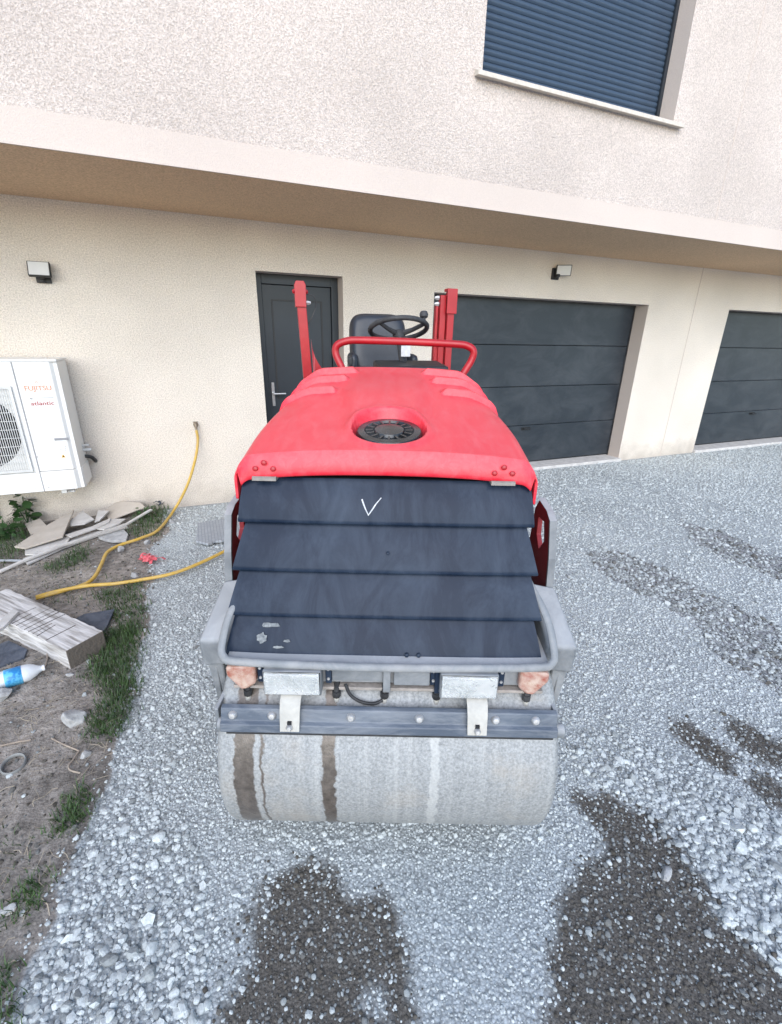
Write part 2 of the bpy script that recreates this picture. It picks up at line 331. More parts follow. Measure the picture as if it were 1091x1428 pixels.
gx = axis(-60, -2.4, 6.0, 70, 0.035); gy = axis(-60, -0.3, 5.2, 60, 0.035)
XX, YY = np.meshgrid(gx, gy); GPT = np.stack([XX.ravel(), YY.ravel()], 1)
gw, gd, gc, gt = masks(GPT); gz = height(GPT)
far = (np.abs(GPT[:, 0]) > 12) | (np.abs(GPT[:, 1]) > 8); gz[far] = -0.02
nx, ny = len(gx), len(gy)
idx = np.arange(nx * ny).reshape(ny, nx)
faces = np.stack([idx[:-1, :-1], idx[:-1, 1:], idx[1:, 1:], idx[1:, :-1]], -1).reshape(-1, 4)
me = bpy.data.meshes.new('ground'); me.from_pydata(np.column_stack([GPT, gz]).tolist(), [], faces.tolist()); me.update()
def soften(m):
    a = m.astype(float).reshape(ny, nx); b = a.copy()
    b[1:-1, 1:-1] = (a[1:-1, 1:-1] * 2 + a[:-2, 1:-1] + a[2:, 1:-1] + a[1:-1, :-2] + a[1:-1, 2:]) / 6
    return b.ravel()
at = me.color_attributes.new('zones', 'FLOAT_COLOR', 'POINT')
at.data.foreach_set('color', np.column_stack([soften(gw), soften(gd), soften(gc), soften(gt)]).astype(np.float32).ravel())
me.polygons.foreach_set('use_smooth', [True] * len(me.polygons))
gm = bpy.data.materials.new('yard_ground'); gm.use_nodes = True
n = gm.node_tree.nodes; l = gm.node_tree.links; b = n['Principled BSDF']; b.inputs['Specular IOR Level'].default_value = 0.25
tc = n.new('ShaderNodeTexCoord'); av = n.new('ShaderNodeAttribute'); av.attribute_name = 'zones'; sp = n.new('ShaderNodeSeparateColor'); l.new(av.outputs['Color'], sp.inputs[0])
def tnoise(scale, detail=6, rough=0.6):
    t = n.new('ShaderNodeTexNoise'); t.inputs['Scale'].default_value = scale; t.inputs['Detail'].default_value = detail; t.inputs['Roughness'].default_value = rough
    l.new(tc.outputs['Object'], t.inputs['Vector']); return t
def ramp(src, p0, c0, p1, c1):
    r = n.new('ShaderNodeValToRGB'); r.color_ramp.elements[0].position = p0; r.color_ramp.elements[1].position = p1
    r.color_ramp.elements[0].color = (*c0, 1); r.color_ramp.elements[1].color = (*c1, 1); l.new(src, r.inputs[0]); return r
def mixc(fac, a, b_):
    m = n.new('ShaderNodeMix'); m.data_type = 'RGBA'; l.new(fac, m.inputs[0]); l.new(a, m.inputs[6]); l.new(b_, m.inputs[7]); return m.outputs[2]
def edge(src, amt=0.5, scale=30, sw=0.12):   # ragged 0..1 from a soft mask
    t = tnoise(scale, 5); a = n.new('ShaderNodeMath'); a.operation = 'MULTIPLY_ADD'; l.new(t.outputs['Fac'], a.inputs[0]); a.inputs[1].default_value = amt; l.new(src, a.inputs[2])
    r = n.new('ShaderNodeMapRange'); r.inputs[1].default_value = 0.5 + amt * 0.5 - sw; r.inputs[2].default_value = 0.5 + amt * 0.5 + sw; l.new(a.outputs[0], r.inputs[0]); return r.outputs[0]
vo = n.new('ShaderNodeTexVoronoi'); vo.inputs['Scale'].default_value = 105; l.new(tc.outputs['Object'], vo.inputs['Vector'])
vo.inputs['Randomness'].default_value = 1.0
vs2 = n.new('ShaderNodeSeparateColor'); l.new(vo.outputs['Color'], vs2.inputs[0])
grav = ramp(vs2.outputs[0], 0.0, (0.36, 0.38, 0.378), 1.0, (0.56, 0.592, 0.588))
gap = ramp(vo.outputs['Distance'], 0.30, (1, 1, 1), 0.75, (0.58, 0.58, 0.58))
mul = n.new('ShaderNodeMix'); mul.data_type = 'RGBA'; mul.blend_type = 'MULTIPLY'; mul.inputs[0].default_value = 1; l.new(grav.outputs[0], mul.inputs[6]); l.new(gap.outputs[0], mul.inputs[7])
big = tnoise(1.7, 7, 0.65); bigr = ramp(big.outputs['Fac'], 0.3, (0.80, 0.81, 0.82), 0.7, (1.14, 1.14, 1.15))
mul2 = n.new('ShaderNodeMix'); mul2.data_type = 'RGBA'; mul2.blend_type = 'MULTIPLY'; mul2.inputs[0].default_value = 1; l.new(mul.outputs[2], mul2.inputs[6]); l.new(bigr.outputs[0], mul2.inputs[7])
trn = tnoise(55, 4); trk = ramp(trn.outputs['Fac'], 0.40, (0.15, 0.152, 0.155), 0.62, (0.42, 0.425, 0.43))
dn = tnoise(26, 8, 0.72); dirt = ramp(dn.outputs['Fac'], 0.34, (0.14, 0.124, 0.108), 0.70, (0.39, 0.36, 0.325))
dn2 = tnoise(3.2, 6); dirt2 = ramp(dn2.outputs['Fac'], 0.40, (0.7, 0.69, 0.68), 0.70, (1.45, 1.42, 1.4))
dm = n.new('ShaderNodeMix'); dm.data_type = 'RGBA'; dm.blend_type = 'MULTIPLY'; dm.inputs[0].default_value = 1; l.new(dirt.outputs[0], dm.inputs[6]); l.new(dirt2.outputs[0], dm.inputs[7])
wn_ = tnoise(140, 4, 0.7); wet = ramp(wn_.outputs['Fac'], 0.35, (0.055, 0.049, 0.042), 0.72, (0.18, 0.163, 0.142))
c1 = mixc(edge(av.outputs['Alpha'], 0.9, 20), mul2.outputs[2], trk.outputs[0])
c2 = mixc(edge(sp.outputs[1], 0.6, 24), c1, dm.outputs[2])
we = edge(sp.outputs[0], 0.8, 34, 0.34)
c3 = mixc(we, c2, wet.outputs[0]); l.new(c3, b.inputs['Base Color'])
rr = n.new('ShaderNodeMapRange'); rr.inputs[3].default_value = 0.92; rr.inputs[4].default_value = 0.62; l.new(we, rr.inputs[0]); l.new(rr.outputs[0], b.inputs['Roughness'])
hn = n.new('ShaderNodeMath'); hn.operation = 'MULTIPLY_ADD'; l.new(vo.outputs['Distance'], hn.inputs[0]); hn.inputs[1].default_value = -0.35; l.new(dn.outputs['Fac'], hn.inputs[2])
bp = n.new('ShaderNodeBump'); bp.inputs['Strength'].default_value = 0.7; bp.inputs['Distance'].default_value = 0.012; l.new(hn.outputs[0], bp.inputs['Height']); l.new(bp.outputs[0], b.inputs['Normal'])
me.materials.append(gm); ground = bpy.data.objects.new('ground', me); C.objects.link(ground); ground['kind'] = 'structure'
def gh(x, y): return float(height(np.array([[x, y]]))[0])
def GG(px, py): p = G(px, py); return Vector((p.x, p.y, gh(p.x, p.y)))

# ------------------------------------------------------------------ gravel (stuff): stones on points
def stone_mat():
    m = bpy.data.materials.new('gravel_stone'); m.use_nodes = True
    n = m.node_tree.nodes; l = m.node_tree.links; b = n['Principled BSDF']; b.inputs['Roughness'].default_value = 0.88; b.inputs['Specular IOR Level'].default_value = 0.25
    a = n.new('ShaderNodeAttribute'); a.attribute_type = 'INSTANCER'; a.attribute_name = 'tone'
    r = n.new('ShaderNodeValToRGB'); e = r.color_ramp.elements
    e[0].position = 0; e[0].color = (0.042, 0.036, 0.028, 1); e[1].position = 1; e[1].color = (0.63, 0.655, 0.635, 1)
    for p, c in ((0.18, (0.105, 0.094, 0.080)), (0.32, (0.198, 0.208, 0.206)), (0.6, (0.45, 0.478, 0.475))):
        k = e.new(p); k.color = (*c, 1)
    l.new(a.outputs['Fac'], r.inputs[0])
    tc = n.new('ShaderNodeTexCoord'); t = n.new('ShaderNodeTexNoise'); t.inputs['Scale'].default_value = 2.4; t.inputs['Detail'].default_value = 5; l.new(tc.outputs['Object'], t.inputs['Vector'])
    mr = n.new('ShaderNodeMapRange'); mr.inputs[1].default_value = 0.3; mr.inputs[2].default_value = 0.7; mr.inputs[3].default_value = 0.78; mr.inputs[4].default_value = 1.15; l.new(t.outputs['Fac'], mr.inputs[0])
    mx = n.new('ShaderNodeMix'); mx.data_type = 'RGBA'; mx.blend_type = 'MULTIPLY'; mx.inputs[0].default_value = 1; l.new(r.outputs[0], mx.inputs[6]); l.new(mr.outputs[0], mx.inputs[7])
    l.new(mx.outputs[2], b.inputs['Base Color']); return m
M['stone'] = stone_mat()
def stone_nodes(name, material, kinds=6, sub=2):
    ng = bpy.data.node_groups.new(name, 'GeometryNodeTree')
    ng.interface.new_socket('Geometry', in_out='INPUT', socket_type='NodeSocketGeometry'); ng.interface.new_socket('Geometry', in_out='OUTPUT', socket_type='NodeSocketGeometry')
    n = ng.nodes; l = ng.links; gi = n.new('NodeGroupInput'); go = n.new('NodeGroupOutput')
    g2i = n.new('GeometryNodeGeometryToInstance')
    for k in range(kinds):
        ic = n.new('GeometryNodeMeshIcoSphere'); ic.inputs['Radius'].default_value = 1; ic.inputs['Subdivisions'].default_value = 1 if k < 3 else 2
        ps = n.new('GeometryNodeInputPosition'); ad = n.new('ShaderNodeVectorMath'); ad.operation = 'ADD'; ad.inputs[1].default_value = (k * 13.7, k * 5.1, k * 3.3); l.new(ps.outputs[0], ad.inputs[0])
        nz = n.new('ShaderNodeTexVoronoi'); nz.inputs['Scale'].default_value = 0.75; l.new(ad.outputs[0], nz.inputs['Vector'])
        mr = n.new('ShaderNodeMapRange'); mr.inputs[1].default_value = 0.0; mr.inputs[2].default_value = 1.0; mr.inputs[3].default_value = 0.72; mr.inputs[4].default_value = 1.22; l.new(nz.outputs['Distance'], mr.inputs[0])
        rv = n.new('FunctionNodeRandomValue'); rv.inputs[2].default_value = 0.78 if k < 3 else 0.9; rv.inputs[3].default_value = 1.25 if k < 3 else 1.08; rv.inputs['Seed'].default_value = k
        mu = n.new('ShaderNodeMath'); mu.operation = 'MULTIPLY'; l.new(mr.outputs[0], mu.inputs[0]); l.new(rv.outputs[1], mu.inputs[1]); mr = mu
        sc = n.new('ShaderNodeVectorMath'); sc.operation = 'SCALE'; l.new(ps.outputs[0], sc.inputs[0]); l.new(mr.outputs[0], sc.inputs['Scale'])
        st = n.new('GeometryNodeSetPosition'); l.new(ic.outputs['Mesh'], st.inputs['Geometry']); l.new(sc.outputs[0], st.inputs['Position'])
        sm = n.new('GeometryNodeSetMaterial'); sm.inputs['Material'].default_value = material; ss = n.new('GeometryNodeSetShadeSmooth'); ss.inputs['Shade Smooth'].default_value = False; l.new(st.outputs[0], ss.inputs['Geometry']); l.new(ss.outputs[0], sm.inputs['Geometry'])
        l.new(sm.outputs[0], g2i.inputs[0])
    ip = n.new('GeometryNodeInstanceOnPoints'); l.new(gi.outputs[0], ip.inputs['Points']); l.new(g2i.outputs[0], ip.inputs['Instance'])
    ip.inputs['Pick Instance'].default_value = True
    def na(nm, ty):
        a = n.new('GeometryNodeInputNamedAttribute'); a.data_type = ty; a.inputs['Name'].default_value = nm; return a.outputs['Attribute']
    l.new(na('kindex', 'INT'), ip.inputs['Instance Index']); l.new(na('scl', 'FLOAT_VECTOR'), ip.inputs['Scale'])
    e = n.new('FunctionNodeEulerToRotation'); l.new(na('rot', 'FLOAT_VECTOR'), e.inputs[0]); l.new(e.outputs[0], ip.inputs['Rotation'])
    l.new(ip.outputs[0], go.inputs[0]); return ng
NG = stone_nodes('stone_scatter', M['stone'])
def scatter(name, label, cat, P, rad, tone, sink=0.35, flat=(0.55, 0.85)):
    N = len(P); me = bpy.data.meshes.new(name); z = height(P)
    sx = rad * rng.uniform(0.85, 1.35, N); sy = rad * rng.uniform(0.75, 1.1, N); sz = rad * rng.uniform(*flat, N)
    me.from_pydata(np.column_stack([P, z + sz * (1 - 2 * sink) * rng.uniform(0.5, 1.3, N)]).tolist(), [], []); me.update()
    for nm, ty, dat in (('scl', 'FLOAT_VECTOR', np.column_stack([sx, sy, sz])), ('rot', 'FLOAT_VECTOR', np.column_stack([rng.normal(0, 0.35, N), rng.normal(0, 0.35, N), rng.uniform(0, 6.28, N)]))):
        a = me.attributes.new(nm, ty, 'POINT'); a.data.foreach_set('vector', dat.astype(np.float32).ravel())
    a = me.attributes.new('tone', 'FLOAT', 'POINT'); a.data.foreach_set('value', tone.astype(np.float32))
    a = me.attributes.new('kindex', 'INT', 'POINT'); a.data.foreach_set('value', rng.integers(0, 6, N).astype(np.int32))
    o = bpy.data.objects.new(name, me); C.objects.link(o); md = o.modifiers.new('stones', 'NODES'); md.node_group = NG
    o['kind'] = 'stuff'; o['label'] = label; o['category'] = cat; return o
def jgrid(x0, x1, y0, y1, step):
    a = np.arange(x0, x1, step); b_ = np.arange(y0, y1, step); A, B = np.meshgrid(a, b_)
    P = np.stack([A.ravel(), B.ravel()], 1); return P + rng.uniform(-0.5, 0.5, P.shape) * step
def proj(P):
    Q = np.column_stack([P, np.full(len(P), -CAMH)]); c = Q @ RM
    z = np.maximum(c[:, 2], 1e-3); return c[:, 0] / z * F + PW / 2, c[:, 1] / z * F + PH / 2, c[:, 2]
def inview(P, mgn=60):
    x, y, z = proj(P); return (z > 0.2) & (x > -mgn * 4) & (x < PW + mgn * 3) & (y < PH + mgn * 3)
WALL_Y = 4.84
allP, allR, allT = [], [], []
# coarse loose stones
P = jgrid(-1.6, 4.0, -0.3, 4.8, 0.0108); P = P[inview(P)]; w, d, c, t = masks(P, True)
k = c & (rng.uniform(0, 1, len(P)) < 0.80); P1 = P[k]; w1 = w[k]
near = np.clip(1.35 - 0.22 * P1[:, 1], 0.62, 1.25)
r1 = np.clip(rng.lognormal(math.log(0.0055), 0.42, len(P1)), 0.0026, 0.018) * near
allP.append(P1); allR.append(r1); allT.append(np.where(w1 & (rng.uniform(0, 1, len(P1)) < .85), rng.uniform(0.10, 0.42, len(P1)), rng.beta(2.2, 1.8, len(P1)) * .62 + .28))
# compacted fine gravel
P = jgrid(-0.9, 5.2, -0.3, 4.8, 0.0100); P = P[inview(P)]; w, d, c, t = masks(P, True); rp_ = inpoly(P, ROLLPATH)
dist = np.hypot(P[:, 0], P[:, 1])
k = ~d & ~c & (rng.uniform(0, 1, len(P)) < np.where(w, 0.75, np.where(rp_, 0.80, 0.74)) * np.clip(1.35 - 0.24 * dist, 0.22, 1)); P2 = P[k]; w2 = w[k]; t2 = t[k]
r2 = np.clip(rng.lognormal(math.log(0.0038), 0.38, len(P2)), 0.0018, 0.011) * np.clip(0.80 + 0.17 * dist[k], 0.9, 1.7) * np.where(rp_[k], 0.80, 1) * np.where(t2, 1.5, 1)
tone = np.where(w2, np.where(rng.uniform(0, 1, len(P2)) < 0.12, rng.uniform(0.3, 0.7, len(P2)), 0.08 + rng.beta(1.3, 2.6, len(P2)) * 0.48),
                np.where(t2, rng.beta(1.4, 1.7, len(P2)) * 0.6 + .20, rng.beta(2, 2, len(P2)) * .42 + .46))
allP.append(P2); allR.append(r2); allT.append(tone)
# stray stones on the dirt and bigger ones everywhere
P = jgrid(-1.8, 4.0, 0.0, 4.8, 0.05); P = P[inview(P)]; w, d, c, t = masks(P, True)
k = rng.uniform(0, 1, len(P)) < np.where(d, 0.16, np.where(w, 0.05, np.where(c, 0.04, 0.02))); P3 = P[k]
allP.append(P3); d3 = d[k]
allR.append(np.where(d3, .75, 1) * np.clip(rng.lognormal(math.log(0.0085), 0.38, len(P3)), 0.004, 0.017)); allT.append(np.where(d3, rng.uniform(0.12, 0.62, len(P3)), rng.uniform(0.2, 0.7, len(P3))))
P = jgrid(-1.8, 1.2, 0.0, 4.8, 0.020); P = P[inview(P)]; w, d, c, t = masks(P, True); k = d & (rng.uniform(0, 1, len(P)) < .45 * np.clip(.6 + wob(P, 6), 0, 1.2)); P5 = P[k]
allP.append(P5); allR.append(np.clip(rng.lognormal(math.log(0.0042), .4, len(P5)), .002, .011)); allT.append(rng.uniform(.10, .30, len(P5)))
P = jgrid(5.2, 11.5, 0.6, 4.8, 0.026); P = P[inview(P)]; w, d, c, t = masks(P, True); k = rng.uniform(0, 1, len(P)) < .8; P4 = P[k]
allP.append(P4); allR.append(np.clip(rng.lognormal(math.log(0.0085), 0.3, len(P4)), .004, .02)); allT.append(np.where(t[k], rng.uniform(.25, .75, len(P4)), rng.beta(2, 2, len(P4)) * .42 + .46))
# a thicker fringe of stones along the foot of the wall and the dirt border
gravel = scatter('gravel', 'loose and rolled pale grey gravel covering the yard', 'gravel', np.concatenate(allP), np.concatenate(allR), np.concatenate(allT))

# ------------------------------------------------------------------ house
YU = 3.577; ZS = 2.574
X0, X1 = -9.0, 15.0; YB = 12.0; ZT = 5.6
house = thing('house', 'two storey beige roughcast house with overhanging upper floor and garage doors', 'house', (0, WALL_Y, 0))
def H(mb): return mb.map(lambda p: (p[0], p[1] - WALL_Y, p[2]))
def wallpanel(name, y0, y1, x0, x1, z0, z1, holes, m):
    hs = [[(a, y0, c), (b_, y0, c), (b_, y0, d), (a, y0, d)] for a, b_, c, d in holes]
    # split into boxes (grid of rectangles minus holes) so that openings are real
    xs = sorted({x0, x1, *[h[0] for h in holes], *[h[1] for h in holes]}); mb = MB()
    poly = [(x0, y0, z0), (x1, y0, z0), (x1, y0, z1), (x0, y0, z1)]
    for i in range(len(xs) - 1):
        a, b_ = xs[i], xs[i + 1]; cuts = [z0]
        for h in holes:
            if h[0] < b_ and h[1] > a: cuts += [h[2], h[3]]
        cuts.append(z1); cuts = sorted(cuts)
        for j in range(0, len(cuts) - 1, 2):
            if cuts[j + 1] - cuts[j] > 1e-4: mb.add([(a, y0, cuts[j]), (b_, y0, cuts[j]), (b_, y0, cuts[j + 1]), (a, y0, cuts[j + 1])], [(0, 1, 2, 3)])
    me_ = H(mb).build(name, m, house, smooth=0); return me_
DOOR = (0.645, 1.474, -0.05, 2.178); GA = (2.487, 5.650, -0.05, 2.086); GB = (7.255, 10.40, -0.05, 2.086)
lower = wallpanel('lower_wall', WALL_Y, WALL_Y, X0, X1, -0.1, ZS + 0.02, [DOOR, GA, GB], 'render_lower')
WIN = (2.132, 4.035, 3.395, 4.66)
upper = wallpanel('upper_wall', YU, YU, X0, X1, 2.742, ZT, [WIN], 'render')
H(MB().add([(X0, YU - 0.004, ZS), (X1, YU - 0.004, ZS), (X1, YU - 0.004, 2.742), (X0, YU - 0.004, 2.742), (X0, YU + 0.02, 2.742), (X1, YU + 0.02, 2.742)], [(0, 1, 2, 3), (3, 2, 5, 4)])).build('base_band', 'render_smooth', house, smooth=0)
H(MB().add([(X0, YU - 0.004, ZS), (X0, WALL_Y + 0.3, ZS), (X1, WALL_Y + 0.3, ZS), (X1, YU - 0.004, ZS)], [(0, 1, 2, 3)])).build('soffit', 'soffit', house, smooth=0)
H(MB().box(X0, X1, YU - 0.010, YU + 0.004, ZS - 0.005, ZS + 0.008)).build('drip_edge', 'render_smooth', house, smooth=0)
for nm, (a, b_, c, d), y0, y1, mt in (('door_reveal', DOOR, WALL_Y, WALL_Y + 0.30, 'render_smooth'), ('garage_reveal', GA, WALL_Y, WALL_Y + 0.32, 'render_smooth'), ('garage_reveal', GB, WALL_Y, WALL_Y + 0.32, 'render_smooth'), ('window_reveal', WIN, YU, YU + 0.30, 'render_smooth')):
    H(MB().add([(a, y0, c), (a, y1, c), (a, y1, d), (a, y0, d), (b_, y0, c), (b_, y1, c), (b_, y1, d), (b_, y0, d)], [(0, 1, 2, 3), (7, 6, 5, 4), (3, 2, 6, 7)])).build(nm, mt, house, smooth=0)
# shell sides, back and roof
H(MB().add([(X0, WALL_Y, -.1), (X0, YB, -.1), (X0, YB, ZT), (X0, WALL_Y, ZT), (X1, WALL_Y, -.1), (X1, YB, -.1), (X1, YB, ZT), (X1, WALL_Y, ZT),
            (X0, YU, ZS), (X0, YU, ZT), (X1, YU, ZS), (X1, YU, ZT)], [(0, 1, 2, 3), (7, 6, 5, 4), (1, 5, 6, 2), (8, 0, 3, 9), (11, 7, 4, 10)])).build('shell_wall', 'render', house, smooth=0)
H(MB().prism([(X0 - .3, YU - .35, ZT), (X0 - .3, YU - .35, ZT + .12), (X0 - .3, (YU + YB) / 2, ZT + 1.5), (X0 - .3, YB + .35, ZT + .12), (X0 - .3, YB + .35, ZT)], (X1 - X0 + .6, 0, 0))).build('roof', 'roof', house, smooth=0)
# movement joints in the render
for x, y, z0, z1 in ((6.52, WALL_Y, 0.0, ZS), (4.83, YU, 2.742, ZT)):
    H(MB().box(x - .006, x + .006, y - .003, y + .01, z0, z1)).build('joint_bead', 'render_smooth', house, smooth=0)
# entrance door
YD = WALL_Y + 0.20
df = MB().box(.645, .715, YD - .03, YD + .05, 0, 2.178).box(1.404, 1.474, YD - .03, YD + .05, 0, 2.178).box(.715, 1.404, YD - .028, YD + .05, 2.09, 2.178)
door = H(MB().box(.717, 1.402, YD, YD + .05, 0.02, 2.088)).build('entrance_door', 'anthracite', house, bevel=.004)
H(df).build('door_frame', 'anthracite', door, bevel=.004)
for z0, z1 in ((.16, .86), (1.0, 1.96)):
    H(MB().prism([(.80, YD, z0), (1.31, YD, z0), (1.31, YD, z1), (.80, YD, z1)], (0, -.007, 0), [[(.815, YD, z0 + .015), (1.295, YD, z0 + .015), (1.295, YD, z1 - .015), (.815, YD, z1 - .015)]])).build('door_moulding', 'lampblack', door, smooth=0)
hd = H(MB().box(.745, .775, YD - .008, YD, .93, 1.17)).build('handle_plate', 'steel', door, bevel=.003)
H(MB().tube([(.76, YD - .008, 1.06), (.76, YD - .055, 1.06)], .010).tube([(.755, YD - .055, 1.06), (.88, YD - .055, 1.06)], .011)).build('door_handle', 'steel', door)
H(MB().box(.645, 1.474, WALL_Y - .03, YD + .1, -.05, .02)).build('door_sill', 'concrete', house, bevel=.005)
# sectional garage doors
for (a, b_, c, d), lab in ((GA, ''), (GB, '')):
    YG = WALL_Y + 0.205; gdoor = H(MB().box(a + .002, b_ - .002, YG + .022, YG + .06, 0.02, d - .002)).build('garage_door', 'dark', house, smooth=0)
    hgt = (2.075 - .045) / 4
    for i in range(4):
        z0 = .045 + i * hgt
        H(MB().box(a + .02, b_ - .02, YG, YG + .03, z0 + .003, z0 + hgt - .003)).build('door_panel', 'garage', gdoor, bevel=.005)
    H(MB().box(a + .002, a + .02, YG - .01, YG + .02, .02, d - .002).box(b_ - .02, b_ - .002, YG - .01, YG + .02, .02, d - .002).box(a + .02, b_ - .02, YG - .01, YG + .02, d - .022, d - .002)).build('door_seal', 'rubber', gdoor, smooth=0)
    xc = (a + b_) / 2
    H(MB().box(xc - .07, xc + .07, YG - .006, YG + .002, .49, .53).tube([(xc - .05, YG - .006, .51), (xc - .05, YG - .035, .51), (xc + .06, YG - .035, .51), (xc + .06, YG - .006, .51)], .009, 8)).build('garage_handle', 'lampblack', gdoor)
    H(MB().box(a - .01, b_ + .01, WALL_Y - .05, YG + .08, -.06, .03)).build('threshold', 'concrete', house, bevel=.006)
# upper window with its roller shutter
YW = YU + 0.175
win = H(MB().box(WIN[0], WIN[1], YW + .02, YW + .06, 3.40, 4.66)).build('window', 'dark', house, smooth=0)
H(MB().box(WIN[0] + .001, WIN[0] + .035, YW - .02, YW + .02, 3.40, 4.659)).build('shutter_guide', 'anthracite', win, smooth=0)
H(MB().box(WIN[1] - .035, WIN[1] - .001, YW - .02, YW + .02, 3.40, 4.659)).build('shutter_guide', 'anthracite', win, smooth=0)
sl = MB(); pitch = .0395; prof = []
for i in range(7):
    a = math.pi * i / 6; prof.append((-.009 * math.sin(a) + .012, -.0185 + .037 * i / 6))
pv = [(WIN[0] + .03, y, z) for y, z in prof] + [(WIN[0] + .03, .016, .0185), (WIN[0] + .03, .016, -.0185)]
sl.prism(pv, (WIN[1] - WIN[0] - .06, 0, 0)); s0 = sl.build('shutter_slat', 'shutter', win, smooth=50)
ns = int((4.66 - 3.415) / pitch)
for i in range(ns):
    s = s0 if i == 0 else s0.copy()
    if i: C.objects.link(s)
    s.location = (0, YW - WALL_Y - .005, 3.437 + i * pitch)
H(MB().box(WIN[0] + .03, WIN[1] - .03, YW - .004, YW + .014, 3.399, 3.416)).build('bottom_bar', 'anthracite', win, smooth=0)
H(MB().hexa([(2.07, YU - .055, 3.340), (4.115, YU - .055, 3.340), (4.115, YU + .01, 3.352), (2.07, YU + .01, 3.352)], [(2.07, YU - .055, 3.366), (4.115, YU - .055, 3.366), (4.115, YU + .01, 3.398), (2.07, YU + .01, 3.398)])
  .box(WIN[0] + .002, WIN[1] - .002, YU + .01, YW + .05, 3.36, 3.397)).build('window_sill', 'sill', win, bevel=.004)

# ------------------------------------------------------------------ wall lamps
def wall_lamp(label, x, z, w, tilt, side, yaw=0):
    t = thing('wall_lamp', label, 'wall lamp', (x, WALL_Y, z), 0, 'floodlights on the facade')
    MB().box(-.05, .05, -.022, .004, -.07, .05).build('base_plate', 'lampblack', t, bevel=.006)
    MB().box(-.02, .02, -.075, -.018, -.045, -.015).build('arm', 'lampblack', t, bevel=.004)
    rot = Matrix.Rotation(R_(tilt), 4, 'X'); mv = Matrix.Translation((side, -.085, .02)) @ Matrix.Rotation(R_(yaw), 4, 'Z') @ rot
    hd = MB().box(-w / 2, w / 2, -.012, .018, -.055, .060).map(lambda p: mv @ Vector(p)).build('lamp_head', 'lampblack', t, bevel=.006)
    MB().box(-w / 2 + .008, w / 2 - .008, -.016, -.008, -.048, .053).map(lambda p: mv @ Vector(p)).build('diffuser', 'diffuser', hd, bevel=.003)
    MB().lathe([(.0, 0), (.018, .004), (.014, .014), (.004, .018)], (0, -.045, -.052), (0, -.3, -1), 12).build('sensor', 'lampblack', t)
wall_lamp('small black and white wall floodlight high above the air conditioning unit', -1.0, 2.055, .15, -22, 0.0)
wall_lamp('small black floodlight with tilted white face above the wide garage door', 4.05, 2.362, .17, 8, .05, -32)

# ------------------------------------------------------------------ air conditioning unit
ax0, ax1, ay0, ay1, az0, az1 = -1.92, -.962, 4.45, 4.78, .385, 1.43
ac = thing('air_conditioner', 'white outdoor air conditioning unit with fan grille hanging on the wall', 'air conditioner', (ax1, WALL_Y, az0))
def A(mb): return mb.map(lambda p: (p[0] - ax1, p[1] - WALL_Y, p[2] - az0))
ACM = (ax1 - .48, 4.6)
fc = (-1.60, .90)
circ = [(fc[0] + .30 * math.cos(a), ay0, fc[1] + .30 * math.sin(a)) for a in np.linspace(0, 2 * math.pi, 49)[:-1]]
body = A(MB().prism([(ax0, ay0, az0 + .17), (-1.252, ay0, az0 + .17), (-1.252, ay0, az1 - .02), (ax0, ay0, az1 - .02)], (0, .02, 0), [circ])
         .box(ax0, ax1 - .003, ay0 + .022, ay1, az0 + .004, az1 - .022)).build('casing', 'acwhite', ac, smooth=30)
A(MB().hexa([(-1.248, ay0, az0 + .17), (ax1 - .05, ay0, az0 + .17), (ax1, ay0 + .05, az0 + .17), (-1.248, ay0 + .05, az0 + .17)], [(-1.248, ay0, az1 - .02), (ax1 - .05, ay0, az1 - .02), (ax1, ay0 + .05, az1 - .02), (-1.248, ay0 + .05, az1 - .02)])
  ).build('front_panel', 'acwhite', ac, bevel=.006)
A(MB().box(ax0 - .004, ax1 + .004, ay0 - .004, ay1 + .002, az1 - .02, az1)).build('top_cover', 'acwhite', ac, bevel=.006)
A(MB().hexa([(ax0, ay0 - .003, az0), (ax1 - .052, ay0 - .003, az0), (ax1 + .003, ay0 + .052, az0), (ax0, ay0 + .052, az0)], [(ax0, ay0 - .003, az0 + .167), (ax1 - .052, ay0 - .003, az0 + .167), (ax1 + .003, ay0 + .052, az0 + .167), (ax0, ay0 + .052, az0 + .167)])
  .box(ax1 - .02, ax1 + .003, ay0 + .05, ay1, az0, az0 + .167)).build('bottom_panel', 'acwhite', ac, bevel=.006)
for x in (-1.252 + .004, ):
    A(MB().box(x - .0035, x + .0035, ay0 - .0042, ay0 + .01, az0 + .002, az1 - .022)).build('panel_seam', 'grey_print', ac, smooth=0)
A(MB().prism(circ, (0, .16, 0))).map if False else None
A(MB().box(-1.905, -1.295, ay0 + .0205, ay0 + .0215, .58, 1.22)).build('fan_recess', 'dark', ac, smooth=0)
gr = MB().prism([(-1.92, ay0 - .006, .565), (-1.285, ay0 - .006, .565), (-1.285, ay0 - .006, 1.235), (-1.92, ay0 - .006, 1.235)], (0, -.012, 0), [[(-1.90, ay0 - .006, .585), (-1.305, ay0 - .006, .585), (-1.305, ay0 - .006, 1.215), (-1.90, ay0 - .006, 1.215)]])
gro = A(gr).build('fan_grille', 'acgrey', ac, smooth=30)
gb = MB()
for i in range(40): gb.box(-1.895 + i * .015, -1.8905 + i * .015, ay0 - .020, ay0 - .016, .58, 1.22)
A(gb).build('vertical_wires', 'acgrey', gro, smooth=0)
gb = MB()
for i in range(9): gb.box(-1.90, -1.30, ay0 - .016, ay0 - .012, .64 + i * .066, .645 + i * .066)
A(gb).build('cross_wires', 'acgrey', gro, smooth=0)
fb = MB()
